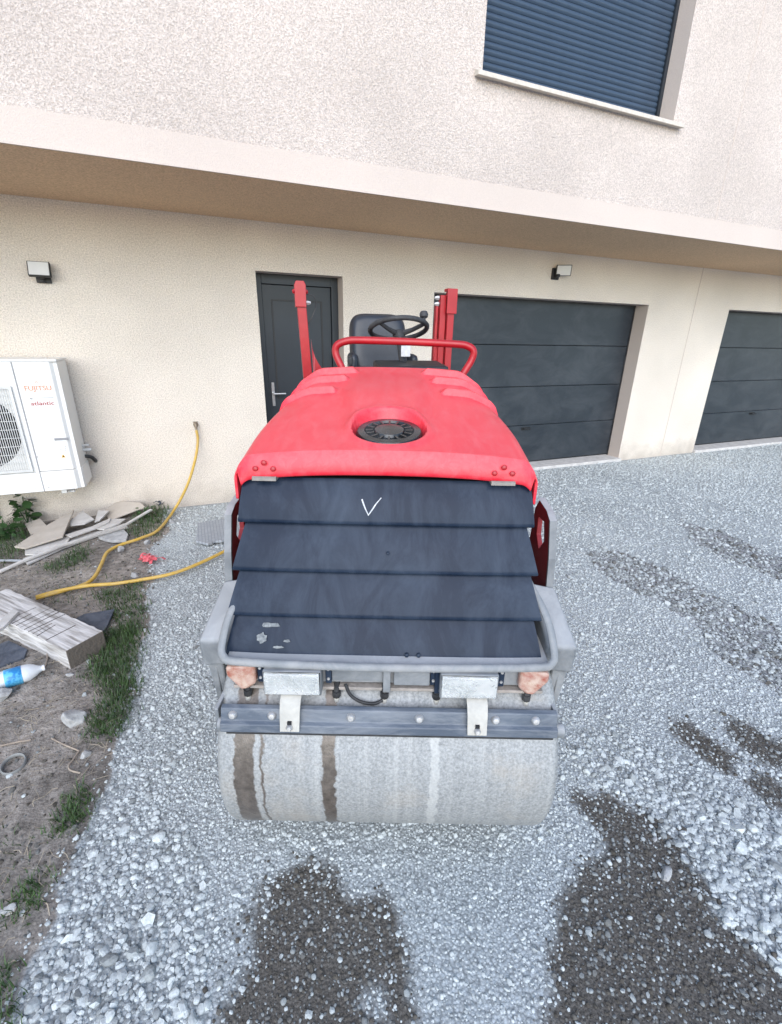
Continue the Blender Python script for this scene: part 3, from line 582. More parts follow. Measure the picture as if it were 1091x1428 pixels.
for k in range(3):
    a0 = k * 2.094 + .4; P_ = []
    for j in range(7):
        a = a0 + j * .2; P_.append(Vector((fc[0] + .07 * math.cos(a0 + j * .1), ay0 + .06 - j * .008, fc[1] + .07 * math.sin(a0 + j * .1)))); P_.append(Vector((fc[0] + .27 * math.cos(a), ay0 + .06 - j * .008, fc[1] + .27 * math.sin(a))))
    fb.add(P_, [(2 * j, 2 * j + 1, 2 * j + 3, 2 * j + 2) for j in range(6)])
RX = Matrix.Rotation(R_(90), 4, 'X')
def acp(px, py, y): w_ = WP(px, py, y); return Matrix.Translation((w_.x - ax1, y - .0012 - WALL_Y, w_.z - az0)) @ RX
text('FUJITSU', .051, 'orange_print', ac, acp(53, 541.5, ay0 - .001), 'maker_lettering', sx=1.02)
pth = [(0.006 * math.cos(a) * 1.9 - .0, 0, .006 * math.sin(a)) for a in np.linspace(.2, 2.9, 9)]
wj = WP(51, 533.5, ay0)
A(MB().tube([(wj.x + x * 1.0, ay0 - .002, wj.z + z) for x, _, z in pth], .0022, 6)).build('maker_swash', 'orange_print', ac)
text('atlantic', .044, 'red_print', ac, acp(59.5, 562.5, ay0 - .001), 'importer_lettering', sx=1.22)
text('by', .020, 'grey_print', ac, acp(43.5, 555.5, ay0 - .001), 'small_lettering')
a0_, a1_ = WP(51, 555, ay0), WP(75, 555, ay0)
A(MB().box(a0_.x, a1_.x, ay0 - .0022, ay0, a0_.z - .0018, a0_.z + .0018)).build('print_line', 'grey_print', ac, smooth=0)
def sticker(x0, y0, x1, y1, m, dy=.0018):
    p, q = WP(x0, y0, ay0), WP(x1, y1, ay0); A(MB().box(p.x, q.x, ay0 - dy, ay0 + .001, q.z, p.z)).build('sticker', m, ac, smooth=0)
sticker(60, 611, 76, 617.5, 'paper'); sticker(66, 620, 79, 640, 'paper', .002); sticker(80.5, 621, 95, 641, 'paper', .0026); sticker(84.5, 631, 94, 640.5, 'paper', .0032)
p = WP(88.5, 636, ay0)
A(MB().prism([(p.x - .016, ay0 - .0032, p.z - .012), (p.x + .016, ay0 - .0032, p.z - .012), (p.x, ay0 - .0032, p.z + .018)], (0, -.0012, 0))).build('warning_triangle', 'warn', ac, smooth=0)
A(MB().prism([(p.x - .006, ay0 - .0044, p.z - .007), (p.x + .006, ay0 - .0044, p.z - .007), (p.x, ay0 - .0044, p.z + .010)], (0, -.0008, 0))).build('warning_mark', 'lampblack', ac, smooth=0)
for i, yy in enumerate((623.5, 626.5, 629)):
    p, q = WP(82.5, yy, ay0), WP(92, yy, ay0); A(MB().box(p.x, q.x, ay0 - .0034, ay0, p.z - .002, p.z + .002)).build('print_line', 'grey_print', ac, smooth=0)
p = WP(86, 612, ay0)
A(MB().box(p.x - .05, p.x + .045, ay0 - .003, ay0 + .001, p.z - .011, p.z + .009)).build('grip_recess', 'grey_print', ac, bevel=.002)
for px_, py_ in ((64, 500), (52, 637), (50, 681), (68, 680)):
    p = WP(px_, py_, ay0 - .004); A(MB().lathe([(.006, 0), (.005, .003)], (p.x, ay0 - .002, p.z), (0, -1, 0), 10)).build('screw', 'bolt', ac)
for x in (-1.75, -1.12):
    A(MB().box(x - .02, x + .02, ay0 + .02, WALL_Y + .002, az0 - .035, az0 - .001).box(x - .02, x + .02, WALL_Y - .035, WALL_Y + .002, az0 - .3 if x < -1.5 else az0 - .05, az0 - .035)).build('wall_bracket', 'acgrey', ac, bevel=.003)
A(MB().tube([(-1.095, ay0 + .10, az0 + .005), (-1.095, ay0 + .10, az0 - .035)], .012, 10).box(-1.13, -1.06, ay0 + .08, ay0 + .12, az0 - .05, az0 - .033)).build('drain_foot', 'white_plastic', ac, bevel=.002)
A(MB().tube([(ax1 - .01, 4.70, .66), (ax1 + .06, 4.70, .66)], .014, 10).tube([(ax1 - .01, 4.70, .70), (ax1 + .05, 4.70, .70)], .010, 10)).build('service_valve', 'acgrey', ac)
A(MB().tube(smoothpath([(ax1 - .01, 4.72, .60), (ax1 + .035, 4.74, .585), (ax1 + .05, 4.78, .55), (ax1 + .045, 4.845, .52)], 5), .016, 10)).build('insulated_pipe', 'rubber', ac)

# ------------------------------------------------------------------ road roller
HD = R_(22.8); V0 = 1.377
roller = thing('road_roller', 'red ride-on tandem road roller with dark louvred front and steel drum', 'road roller', (math.sin(HD) * V0, math.cos(HD) * V0, 0), -HD)
def RL(mb): return mb.map(lambda p: (p[0], p[1] - V0, p[2]))
TH = R_(13); PV = 2.3
def rr(p): return (p[0] * math.cos(TH) - p[1] * math.sin(TH), PV + p[0] * math.sin(TH) + p[1] * math.cos(TH) - V0, p[2])
def RR(mb): return mb.map(rr)
# steel drum: dusty shell with two wet brown streaks and bright worn rings
dm_ = bpy.data.materials.new('drum_steel'); dm_.use_nodes = True
n = dm_.node_tree.nodes; l = dm_.node_tree.links; b = n['Principled BSDF']; b.inputs['Metallic'].default_value = 0.25
tc = n.new('ShaderNodeTexCoord'); sx_ = n.new('ShaderNodeSeparateXYZ'); l.new(tc.outputs['Object'], sx_.inputs[0])
def nz_(scale, st=(1, 1, 1), detail=5, dist=0):
    mp = n.new('ShaderNodeMapping'); mp.inputs['Scale'].default_value = st; l.new(tc.outputs['Object'], mp.inputs[0])
    t = n.new('ShaderNodeTexNoise'); t.inputs['Scale'].default_value = scale; t.inputs['Detail'].default_value = detail; t.inputs['Distortion'].default_value = dist; t.inputs['Roughness'].default_value = 0.65; l.new(mp.outputs[0], t.inputs[0]); return t.outputs['Fac']
def mth(op, a, b_=None, c=None):
    m = n.new('ShaderNodeMath'); m.operation = op
    for i, x in enumerate((a, b_, c)):
        if x is None: continue
        if isinstance(x, (int, float)): m.inputs[i].default_value = x
        else: l.new(x, m.inputs[i])
    return m.outputs[0]
def mrange(src, a, b_, c=0.0, d=1.0):
    m = n.new('ShaderNodeMapRange'); m.inputs[1].default_value = a; m.inputs[2].default_value = b_; m.inputs[3].default_value = c; m.inputs[4].default_value = d; l.new(src, m.inputs[0]); return m.outputs[0]
base = ramp(nz_(130, (1, 1, 1), 6), 0.3, (0.18, 0.185, 0.185), 0.7, (0.39, 0.395, 0.39))
rings = mrange(nz_(1.0, (46, .6, .6), 5), 0.48, 0.76, 0, 0.24); pale = n.new('ShaderNodeRGB'); pale.outputs[0].default_value = (0.66, 0.65, 0.62, 1)
c_ = mixc(rings, base.outputs[0], pale.outputs[0])
tan = n.new('ShaderNodeRGB'); tan.outputs[0].default_value = (0.42, 0.36, 0.29, 1)
c_ = mixc(mrange(nz_(4.5, (1, 1, 1), 5), 0.56, 0.8, 0, 0.5), c_, tan.outputs[0])
wv = mth('MULTIPLY_ADD', nz_(26, (1, 1, 1), 5), 0.034, -0.017)
xw = mth('ADD', sx_.outputs[0], wv); fac = None
for cx_, hw in ((-.418, .029), (-.168, .019), (-.365, .0035), (.145, .012)):
    dd = mth('ABSOLUTE', mth('SUBTRACT', xw, cx_)); band = mrange(dd, hw - .002, hw + .003, 1.0, 0.0)
    if cx_ > 0: c_ = mixc(mth('MULTIPLY', band, 0.32), c_, pale.outputs[0]); continue
    fac = band if fac is None else mth('MAXIMUM', fac, band)
wet_ = ramp(nz_(40, (1, 1, 1), 4), 0.3, (0.075, 0.062, 0.052), 0.7, (0.16, 0.135, 0.115))
c_ = mixc(fac, c_, wet_.outputs[0]); l.new(c_, b.inputs['Base Color']); l.new(mrange(fac, 0, 1, 0.68, 0.35), b.inputs['Roughness'])
bp = n.new('ShaderNodeBump'); bp.inputs['Strength'].default_value = 0.35; bp.inputs['Distance'].default_value = 0.004; l.new(nz_(110, (1, 1, 1), 4), bp.inputs['Height']); l.new(bp.outputs[0], b.inputs['Normal'])
M['drum'] = dm_
def drum_prof(hw, r):
    p = [(r - .10, -hw + .05), (r - .075, -hw + .01), (r - .04, -hw)]
    for i in range(7):
        a = math.pi / 2 * i / 6; p.append((r - .035 + .035 * math.sin(a), -hw + .035 - .035 * math.cos(a)))
    q = [(x, -y) for x, y in p[::-1]]
    return p + q
DR, DW, DV = .366, .512, 1.352
drum = RL(MB().lathe(drum_prof(DW, DR), (.006, DV, DR - .004), (1, 0, 0), 96)).build('drum', 'drum', roller, smooth=40)
for s in (-1, 1):
    RL(MB().lathe([(.09, 0), (.09, .03), (.05, .045)], (.006 + s * (DW - .06), DV, DR), (s, 0, 0), 24)).build('axle_hub', 'frame', drum)
    RL(MB().lathe([(.25, 0), (.25, .012)], (.006 + s * (DW - .07), DV, DR), (s, 0, 0), 48)).build('end_plate', 'red_dark', drum)
RR(MB().lathe(drum_prof(DW, DR), (.055, .95, DR - .004), (1, 0, 0), 64)).build('drum', 'drum', roller, smooth=40)
# main frame side plates with lifting eye
for s in (-1, 1):
    u0 = .527 * s
    low = [(1.36, .86), (1.72, .875), (2.15, .84), (2.2, .60), (1.95, .52), (1.62, .50), (1.47, .26), (1.29, .26), (1.17, .55), (1.16, .72)]
    RL(MB().prism([(u0 + .003 * s, a, z) for a, z in low], (.016 * s, 0, 0))).build('side_frame', 'frame', roller, smooth=30, bevel=.003)
    poly = [(1.35, .80), (1.36, .87), (1.385, .97), (1.425, 1.085), (1.46, 1.10), (1.555, 1.11), (1.585, 1.07), (1.60, .95), (1.72, .84)]
    eye = [(1.536, 1.056), (1.475, 1.060), (1.448, 1.0), (1.488, .951), (1.53, .99)]
    sp_ = RL(MB().prism([(u0, a, z) for a, z in poly], (.018 * s, 0, 0), [[(u0, a, z) for a, z in eye]])).build('side_plate', 'red_dark', roller, smooth=30, bevel=.003)
    # dusty grey edge strip that trims the front of the plate
    edge_p = [(1.355, .85), (1.378, .97), (1.418, 1.088), (1.46, 1.108), (1.56, 1.118)]
    tb = MB()
    for (a, z), (c, d) in zip(edge_p[:-1], edge_p[1:]):
        tb.hexa([(u0 - .002 * s, a - .006, z), (u0 + .021 * s, a - .006, z), (u0 + .021 * s, a + .004, z), (u0 - .002 * s, a + .004, z)], [(u0 - .002 * s, c - .006, d), (u0 + .021 * s, c - .006, d), (u0 + .021 * s, c + .004, d), (u0 - .002 * s, c + .004, d)])
    RL(tb).build('plate_edge', 'frame', sp_, smooth=30)
    # corner guard beside the light fascia
    i_, o_ = .455 * s, .566 * s
    cg = MB().hexa([(i_, 1.155, .695), (o_, 1.145, .69), (.548 * s, 1.37, .74), (i_, 1.37, .74)], [(.478 * s, 1.135, .795), (o_, 1.135, .795), (.555 * s, 1.355, .875), (.462 * s, 1.345, .90)])
    RL(cg).build('corner_guard', 'frame', roller, smooth=30, bevel=.014, seg=3)
    RL(MB().hexa([(.515 * s, 1.185, .53), (.548 * s, 1.175, .53), (.548 * s, 1.22, .53), (.515 * s, 1.22, .53)], [(.512 * s, 1.165, .70), (.556 * s, 1.155, .70), (.556 * s, 1.30, .70), (.512 * s, 1.30, .70)])).build('guard_leg', 'frame', roller, bevel=.006)
# engine bay block behind the louvres
RL(MB().hexa([(-.44, 1.20, .72), (.44, 1.20, .72), (.44, 2.15, .72), (-.44, 2.15, .72)], [(-.415, 1.36, 1.24), (.415, 1.36, 1.24), (.42, 2.15, 1.30), (-.42, 2.15, 1.30)])).build('engine_bay', 'dark', roller, smooth=0)
# hood
def hood():
    N, K = 150, 250; hw0 = .429; vs_ = []; R0 = (.006, 1.475)
    def topz(v): return 1.335 + .205 * (v - 1.32) - .02 * max(0, (v - 1.9)) ** 2
    rows = []
    for i in range(6): rows.append(('lip', i / 6))
    for i in range(K + 1): rows.append(('top', 1.322 + (2.2 - 1.322) * i / K))
    for i in range(1, 5): rows.append(('rear', i / 4))
    cs = []
    for i in range(12): cs.append(('sl', i / 12))
    for i in range(N + 1): cs.append(('t', -1 + 2 * i / N))
    for i in range(1, 13): cs.append(('sr', i / 12))
    def smooth(a, b_, x):
        t = min(1, max(0, (x - a) / (b_ - a))); return t * t * (3 - 2 * t)
    for kind, q in rows:
        v = q if kind == 'top' else (1.322 if kind == 'lip' else 2.2)
        hw = hw0 - .018 * smooth(1.5, 2.2, v)
        for ck, c in cs:
            skirt = 1.185 - .05 * smooth(1.3, 1.9, v)
            if ck == 't':
                s = c; u = hw * s; z = topz(v) - .024 * abs(s) ** 2.6 - .055 * smooth(.70, 1.05, abs(s)) * smooth(1.45, 2.1, v) - .016 * max(0, (abs(s) - .93) / .07) ** 2
                # raised fairing that runs back from the filler recess
                wd = .155 + .06 * smooth(1.45, 2.0, v); z += .024 * smooth(wd, wd * .55, abs(u + .01)) * smooth(1.40, 1.56, v) * smooth(2.16, 1.75, v)
                d = math.hypot(u - R0[0], v - R0[1]); z += .008 * math.exp(-((d - .128) / .014) ** 2) - .036 * smooth(.119, .109, d)
                # cooling ribs on the shoulders
                for j, vc in enumerate((1.84, 1.98, 2.10)):
                    side = smooth(.46 - .07 * j, .54 - .07 * j, abs(s))
                    z += .024 * side * smooth(-.005, .002, v - vc) * smooth(.075, .010, v - vc)
            else:
                sg = -1 if ck == 'sl' else 1; t = (1 - c) if ck == 'sl' else c
                zt = topz(v) - .024 - .016 - .055 * smooth(.70, 1.05, 1) * smooth(1.45, 2.1, v); u = sg * (hw + .018 * math.sin(min(1, t * 3) * math.pi / 2)); z = zt + (skirt - zt) * t
                for vc in (1.84, 1.98, 2.10):
                    z_ = smooth(-.005, .002, v - vc) * smooth(.075, .010, v - vc) * (1 - t); u += sg * .005 * z_; z += .016 * z_
            if kind == 'lip':
                t = 1 - q; y = v - .022 * t - .006 * math.sin(t * math.pi)
                if ck == 't': zz = z - .070 * t
                else:
                    tt = (1 - c) if ck == 'sl' else c; zz = z - .02 * t * (1 - tt)
                vs_.append((u, y, zz))
            elif kind == 'rear':
                vs_.append((u, v + .02 * q, z - .16 * q * (1 if ck == 't' else .5)))
            else: vs_.append((u, v, z))
    vs_ = [(p[0] - .016, p[1], p[2]) for p in vs_]
    w_ = len(cs); fs = [(r * w_ + k, r * w_ + k + 1, (r + 1) * w_ + k + 1, (r + 1) * w_ + k) for r in range(len(rows) - 1) for k in range(w_ - 1)]
    return MB().add(vs_, fs)
hd_ = RL(hood()).build('hood', 'red_hood', roller, smooth=38)
sm_ = hd_.modifiers.new('thick', 'SOLIDIFY'); sm_.thickness = .008; sm_.offset = -1
cap = RL(MB().lathe([(.107, -.04), (.107, .010), (.101, .019), (.080, .021), (.076, .014), (.050, .014), (.046, .022), (.020, .024), (.0, .024)], (-.01, 1.475, 1.348), (0, -.2, 1), 40)).build('filler_cap', 'gloss_black', hd_)
cb = MB()
for k in range(16):
    a = k * math.pi / 8; cb.box(.052, .076, -.003, .003, .0, .0185); m_ = Matrix.Rotation(a, 4, 'Z'); cb.v[-8:] = [tuple(m_ @ Vector(p)) for p in cb.v[-8:]]
mm = Matrix.Translation((-.01, 1.475 - V0, 1.350)) @ Matrix.Rotation(R_(11.3), 4, 'X')
cb.map(lambda p: mm @ Vector(p)).build('cap_rib', 'gloss_black', cap)
for uc in (-.372, .327):
    RL(MB().box(uc - .035, uc + .035, 1.288, 1.325, 1.246, 1.256).tube([(uc - .035, 1.294, 1.252), (uc + .035, 1.294, 1.252)], .006, 8)).build('hinge', 'rust_edge', hd_)
    for du, dz in ((-.026, -.006), (.0, .012), (.026, -.006)):
        RL(MB().lathe([(.008, -.004), (.008, .002), (.005, .004), (.0, .004)], (uc + du, 1.298, 1.286 + dz), (0, -1, .25), 12)).build('bolt', 'red', hd_)
# four louvre slats
lz = [(1.325, 1.248, .430), (1.262, 1.128, .441), (1.213, .992, .456), (1.163, .868, .468), (1.117, .757, .470)]
slats = []
for i in range(4):
    tv, tz, tw = lz[i]; bv, bz, bw = lz[i + 1]; tv = tv - .004 if i == 0 else tv + .034; tw2 = tw - (.0 if i == 0 else .024); tz2 = tz + (.0 if i == 0 else .014)
    mb = MB(); nseg = 14; pv = []
    for j in range(nseg + 1):
        t = j / nseg; bow = .007 * math.sin(t * math.pi) ; v = tv + (bv - tv) * t - bow; z = tz2 + (bz - tz2) * t; pv.append((v, z, tw2 + (bw - tw2) * t))
    pv.append((bv + .002, bz - .005, bw - .0005)); pv.append((bv + .007, bz - .008, bw - .002)); pv.append((bv + .014, bz - .008, bw - .004))
    pv.append((bv + .026, bz - .002, bw - .005))
    vv = []
    for v, z, w_ in pv:
        for k in range(13):
            s = -1 + 2 * k / 12; vv.append((s * w_ - .013, v + .006 * s ** 4, z + .004 * (1 - s * s) * 0))
    mb.add(vv, [(r * 13 + k, r * 13 + k + 1, r * 13 + 14 + k, r * 13 + 13 + k) for r in range(len(pv) - 1) for k in range(12)])
    for sg, k in ((-1, 0), (1, 12)):    # turned-back cheeks
        for r in range(nseg):
            v0, v1 = vv[r * 13 + k], vv[(r + 1) * 13 + k]; o = len(mb.v)
            mb.v += [v0, v1, (v1[0], v1[1] + .05, v1[2]), (v0[0], v0[1] + .05, v0[2])]; mb.f.append((o, o + 1, o + 2, o + 3))
    so_ = RL(mb).build('louver_slat', 'louver', roller, smooth=50); slats.append(so_)
slats[0]['label'] = 'top dark slat with a white V mark'
def on_slat0(px, py):   # point of the top slat seen at a pixel
    d = ray((px, py)); Uv = np.array([math.cos(HD), -math.sin(HD), 0]); Vv = np.array([math.sin(HD), math.cos(HD), 0])
    du, dv, dz = d @ Uv, d @ Vv, d[2]; A_, B_ = (1.321, 1.248), (1.262, 1.128)
    best = None
    for j in range(400):
        t = j / 399; v = A_[0] + (B_[0] - A_[0]) * t - .007 * math.sin(t * math.pi); z = A_[1] + (B_[1] - A_[1]) * t; e = abs(CAMH + dz * v / dv - z)
        if best is None or e < best[0]: best = (e, (du * v / dv, v - .0015, z))
    return best[1]
vp_ = [(505, 696), (507, 702), (510, 710), (514, 718), (519, 711), (525, 702), (532, 694)]
RL(MB().tube([on_slat0(*p) for p in vp_], [.0022, .0026, .002, .0028, .0022, .002, .0014], 6)).build('chalk_mark', 'chalk', slats[0])
for un in (.055, .090): RL(MB().lathe([(.006, -.004), (.006, .003), (.003, .005)], (un, 1.117, .772), (0, -1, .3), 10)).build('bolt', 'louver', slats[3])
RL(MB().lathe([(.005, -.004), (.005, .002), (.003, .004)], (-.006, 1.226, 1.05), (0, -1, .3), 10)).build('bolt', 'louver', slats[1])
for cu, cz, rw, rh, sd_ in ((-.375, .806, .016, .014, 1), (-.352, .838, .034, .006, 2), (-.30, .80, .012, .004, 3), (-.325, .784, .016, .0035, 4)):
    q_ = np.random.default_rng(sd_); pl_ = []
    for k in range(14):
        a = k * math.pi / 7; f_ = q_.uniform(.65, 1.15); z = cz + rh * f_ * math.sin(a); t = (.882 - z) / (.882 - .757); pl_.append((cu + rw * f_ * math.cos(a), 1.197 + (1.117 - 1.197) * t - .007 * math.sin(t * math.pi) - .0018, z))
    RL(MB().prism(pl_, (0, -.0012, 0))).build('mud_splash', 'mud', slats[3], smooth=0)
# rounded rim round the foot of the louvres
rim = smoothpath([(-.425, 1.262, .955), (-.470, 1.175, .875), (-.484, 1.116, .802), (-.474, 1.092, .774), (-.43, 1.082, .766), (-.2, 1.076, .762), (0, 1.074, .761), (.2, 1.076, .762), (.43, 1.082, .766), (.474, 1.092, .774), (.484, 1.116, .802), (.470, 1.175, .875), (.425, 1.262, .955)], 6)
RL(MB().tube(rim, .0100, 12, flat=(.85, 1.2))).build('lower_rim', 'fascia', roller)
RL(MB().hexa([(-.47, 1.085, .752), (.47, 1.085, .752), (.47, 1.30, .78), (-.47, 1.30, .78)], [(-.47, 1.085, .760), (.47, 1.085, .760), (.47, 1.30, .79), (-.47, 1.30, .79)])).build('rim_tray', 'frame', roller, smooth=0)
# light fascia
fas = RL(MB().box(-.465, .47, 1.108, 1.135, 0.676, 0.755)).build('light_fascia', 'fascia', roller, bevel=.004)
RL(MB().box(-.46, .465, 1.098, 1.140, 0.666, .6555)).build('fascia_edge', 'rust_edge', fas, bevel=.002)
for uc, w2 in ((-.274, .083), (.235, .083)):
    hl = RL(MB().box(uc - w2, uc + w2, 1.072, 1.112, .667, .752)).build('headlight', 'fascia', roller, bevel=.006)
    RL(MB().prism([(uc - w2, 1.072, .667), (uc + w2, 1.072, .667), (uc + w2, 1.072, .752), (uc - w2, 1.072, .752)], (0, -.012, 0), [[(uc - w2 + .006, 1.072, .674), (uc + w2 - .006, 1.072, .674), (uc + w2 - .006, 1.072, .746), (uc - w2 + .006, 1.072, .746)]])).build('lamp_rim', 'fascia', hl, smooth=30, bevel=.003)
    rf = []; nu_, nv_ = 20, 10
    for j in range(nv_ + 1):
        for i in range(nu_ + 1):
            a, b_ = -1 + 2 * i / nu_, -1 + 2 * j / nv_; rr_ = min(1.0, math.hypot(a * .9, b_ * .75)); rf.append((uc + a * (w2 - .005), 1.0615 + .0095 * (1 - rr_ ** 2), .710 + b_ * .037))
    RL(MB().add(rf, [(j * (nu_ + 1) + i, j * (nu_ + 1) + i + 1, (j + 1) * (nu_ + 1) + i + 1, (j + 1) * (nu_ + 1) + i) for j in range(nv_) for i in range(nu_)])).build('reflector', 'chrome', hl, smooth=60)
    RL(MB().hexa([(uc - w2 + .004, 1.052, .676), (uc + w2 - .004, 1.052, .676), (uc + w2 - .004, 1.059, .673), (uc - w2 + .004, 1.059, .673)], [(uc - w2 + .004, 1.054, .743), (uc + w2 - .004, 1.054, .743), (uc + w2 - .004, 1.059, .747), (uc - w2 + .004, 1.059, .747)])).build('lens', 'glass', hl, bevel=.003, seg=3)
    for ds in (-1, 1):
        RL(MB().box(uc + ds * (w2 + .017) - .009, uc + ds * (w2 + .017) + .009, 1.094, 1.109, 0.683, 0.753)).build('lamp_clamp', 'louver', hl, bevel=.003)
        for zz in (0.701, 0.735): RL(MB().lathe([(.005, 0), (.004, .004)], (uc + ds * (w2 + .017), 1.095, zz), (0, -1, 0), 8)).build('screw', 'bolt', hl)
for s in (-1, 1):
    ol, il = .472 * s, .385 * s
    ts = RL(MB().prism([(ol, 1.112, 0.743), (il, 1.112, 0.754), (il, 1.112, 0.686), (il + .025 * s, 1.112, 0.666), (il + .048 * s, 1.112, 0.661), (ol, 1.112, 0.711)], (0, -.030, 0))).build('turn_signal', 'amber', roller, bevel=.010, seg=3)
RL(MB().box(-.165, -.012, 1.100, 1.109, 0.689, 0.753)).build('cover_plate', 'frame', fas, bevel=.003)
RL(MB().hexa([(.018, 1.088, 0.685), (.125, 1.088, 0.685), (.125, 1.11, 0.685), (.018, 1.11, 0.685)], [(.018, 1.096, 0.751), (.125, 1.096, 0.751), (.125, 1.11, 0.751), (.018, 1.11, 0.751)])).build('cover_plate', 'frame', fas, bevel=.004)
# spray bar with nozzles
sb = RL(MB().tube([(-.455, 1.135, 0.664), (.46, 1.135, 0.664)], .011, 10)).build('spray_bar', 'rubber', roller)
for un in (-.418, -.152, -.008, .148, .418):
    nb = RL(MB().tube([(un, 1.118, 0.669), (un, 1.100, 0.661), (un, 1.098, 0.643)], .009, 8).lathe([(.013, 0), (.013, .018), (.010, .022)], (un, 1.098, 0.653), (0, 0, -1), 8)).build('nozzle', 'rubber', sb)
    RL(MB().lathe([(.009, 0), (.009, .016), (.005, .024)], (un, 1.098, 0.633), (0, -.1, -1), 10)).build('nozzle_tip', 'bracket', nb)
for un in (-.002, .150):
    RL(MB().box(un - .011, un + .011, 1.084, 1.10, 0.661, 0.754)).build('strap', 'frame' if un < .1 else 'louver', sb, bevel=.003)
RL(MB().tube(smoothpath([(-.125, 1.10, 0.676), (-.11, 1.09, 0.646), (-.08, 1.085, 0.626), (-.04, 1.085, 0.619), (-.008, 1.095, 0.627)], 5), .005, 8)).build('hose', 'rubber', sb)
# scraper beam
bm_ = RL(MB().prism([(-.486, 1.066, .628), (-.486, 1.050, .624), (-.486, 1.040, .590), (-.486, 1.028, .584), (-.486, 1.024, .560), (-.486, 1.034, .553), (-.486, 1.050, .566), (-.486, 1.060, .61)], (.986, 0, 0))).build('scraper_beam', 'beam', roller, smooth=30, bevel=.003)
RL(MB().hexa([(-.47, 1.030, .548), (.49, 1.030, .548), (.49, 1.085, .515), (-.47, 1.085, .515)], [(-.47, 1.030, .556), (.49, 1.030, .556), (.49, 1.085, .523), (-.47, 1.085, .523)])).build('scraper_blade', 'rubber', bm_, smooth=0)
for un in (-.450, -.335, -.105, .095, .318, .435):
    RL(MB().lathe([(.013, -.003), (.013, .004), (.008, .010), (.0, .011)], (un, 1.0445, .606), (0, -1, .22), 12)).build('bolt', 'bolt', bm_)
RL(MB().lathe([(.016, 0), (.021, .006), (.021, .030), (.012, .036)], (.492, 1.05, .565), (1, 0, 0), 14)).build('end_knob', 'frame', bm_)
RL(MB().lathe([(.016, 0), (.021, .006), (.021, .020), (.012, .026)], (-.476, 1.05, .565), (-1, 0, 0), 14)).build('end_knob', 'frame', bm_)
for s in (-1, 1):
    RL(MB().box(.500 * s - .006, .500 * s + .006, 1.05, 1.26, .56, .62)).build('beam_arm', 'frame', bm_, bevel=.003)
# cream brackets that hold the beam
for uc in (-.280, .262):
    hw_ = .032; prof_ = [(1.112, .676), (1.095, .671), (1.074, .664), (1.052, .652), (1.038, .628), (1.030, .600), (1.021, .572)]
    bb = MB(); vv = []
    for off in (0, .006):
        for i, (v, z) in enumerate(prof_): vv += [(uc - hw_ + .004 * i / 6, v - off, z + off * .4), (uc + hw_ - .004 * i / 6, v - off, z + off * .4)]
    nP = len(prof_) * 2; fs = []
    for i in range(len(prof_) - 1):
        a = 2 * i; fs += [(a, a + 1, a + 3, a + 2), (a + nP, a + 2 + nP, a + 3 + nP, a + 1 + nP), (a, a + 2, a + 2 + nP, a + nP), (a + 1, a + 1 + nP, a + 3 + nP, a + 3)]
    fs += [(0, nP, nP + 1, 1), (nP - 2, nP - 1, 2 * nP - 1, 2 * nP - 2)]
    br = RL(bb.add(vv, fs)).build('bracket', 'bracket', roller, smooth=40, bevel=.0015)
    RL(MB().box(uc - .006, uc + .006, 1.0185, 1.026, .586, .606)).build('slot', 'dark', br, smooth=0)
    RL(MB().lathe([(.010, 0), (.010, .006), (.006, .012), (.0, .012)], (uc, 1.019, .588), (0, -1, .3), 6)).build('bolt', 'bolt', br)
# hand rail behind the hood
rl_ = smoothpath([(-.215, 2.235, 1.40), (-.235, 2.24, 1.49), (-.268, 2.25, 1.562), (-.262, 2.25, 1.602), (-.215, 2.25, 1.622), (-.15, 2.25, 1.626), (.05, 2.25, 1.624), (.27, 2.25, 1.618), (.335, 2.25, 1.611), (.366, 2.25, 1.588), (.358, 2.25, 1.545), (.318, 2.24, 1.475), (.295, 2.235, 1.40)], 6)
RL(MB().tube(rl_, .0165, 12)).build('hand_rail', 'red', roller)
# rear frame (articulated, steered a little to the left)
RR(MB().box(-.36, .47, .05, .62, .45, 1.15)).build('operator_platform', 'red_dark', roller, bevel=.02)
RR(MB().box(-.40, .51, .62, 1.28, .74, 1.12)).build('rear_body', 'red', roller, bevel=.03)
RR(MB().tube([(.055, -.25, .62), (.055, .2, .62)], .07, 16)).build('articulation_joint', 'frame', roller)
for s in (-1, 1):
    a = .055 + s * .525
    RR(MB().prism([(a, .55, .8), (a, .80, .26), (a, 1.08, .26), (a, 1.28, .8)], (.018 * s, 0, 0))).build('rear_side_plate', 'red_dark', roller, bevel=.003)
RR(MB().hexa([(-.02, .10, 1.10), (.32, .10, 1.10), (.32, .36, 1.10), (-.02, .36, 1.10)], [(-.04, .14, 1.505), (.33, .14, 1.505), (.33, .34, 1.525), (-.04, .34, 1.525)])).build('dashboard', 'lampblack', roller, bevel=.015)
st = RR(MB().tube([(.125, .30, 1.50), (.125, .43, 1.66)], .022, 12)).build('steering_column', 'rubber', roller)
RR(MB().box(.100, .150, .262, .270, 1.545, 1.60)).build('silver_label', 'plate_label', st, bevel=.002)
swc = Vector((.125, .44, 1.683)); swm = Matrix.Translation(swc) @ Matrix.Rotation(R_(-20), 4, 'X')
ring = [swm @ Vector((.158 * math.cos(a), .158 * math.sin(a), 0)) for a in np.linspace(0, 2 * math.pi, 41)[:-1]]
sw = RR(MB().tube(ring, .0135, 10, closed=True)).build('steering_wheel', 'rubber', st)
spk = MB()
for a in (R_(90), R_(215), R_(325)): spk.tube([swm @ Vector((0, 0, -.03)), swm @ Vector((.08 * math.cos(a), .08 * math.sin(a), -.02)), swm @ Vector((.155 * math.cos(a), .155 * math.sin(a), 0))], [.017, .012, .011], 8)
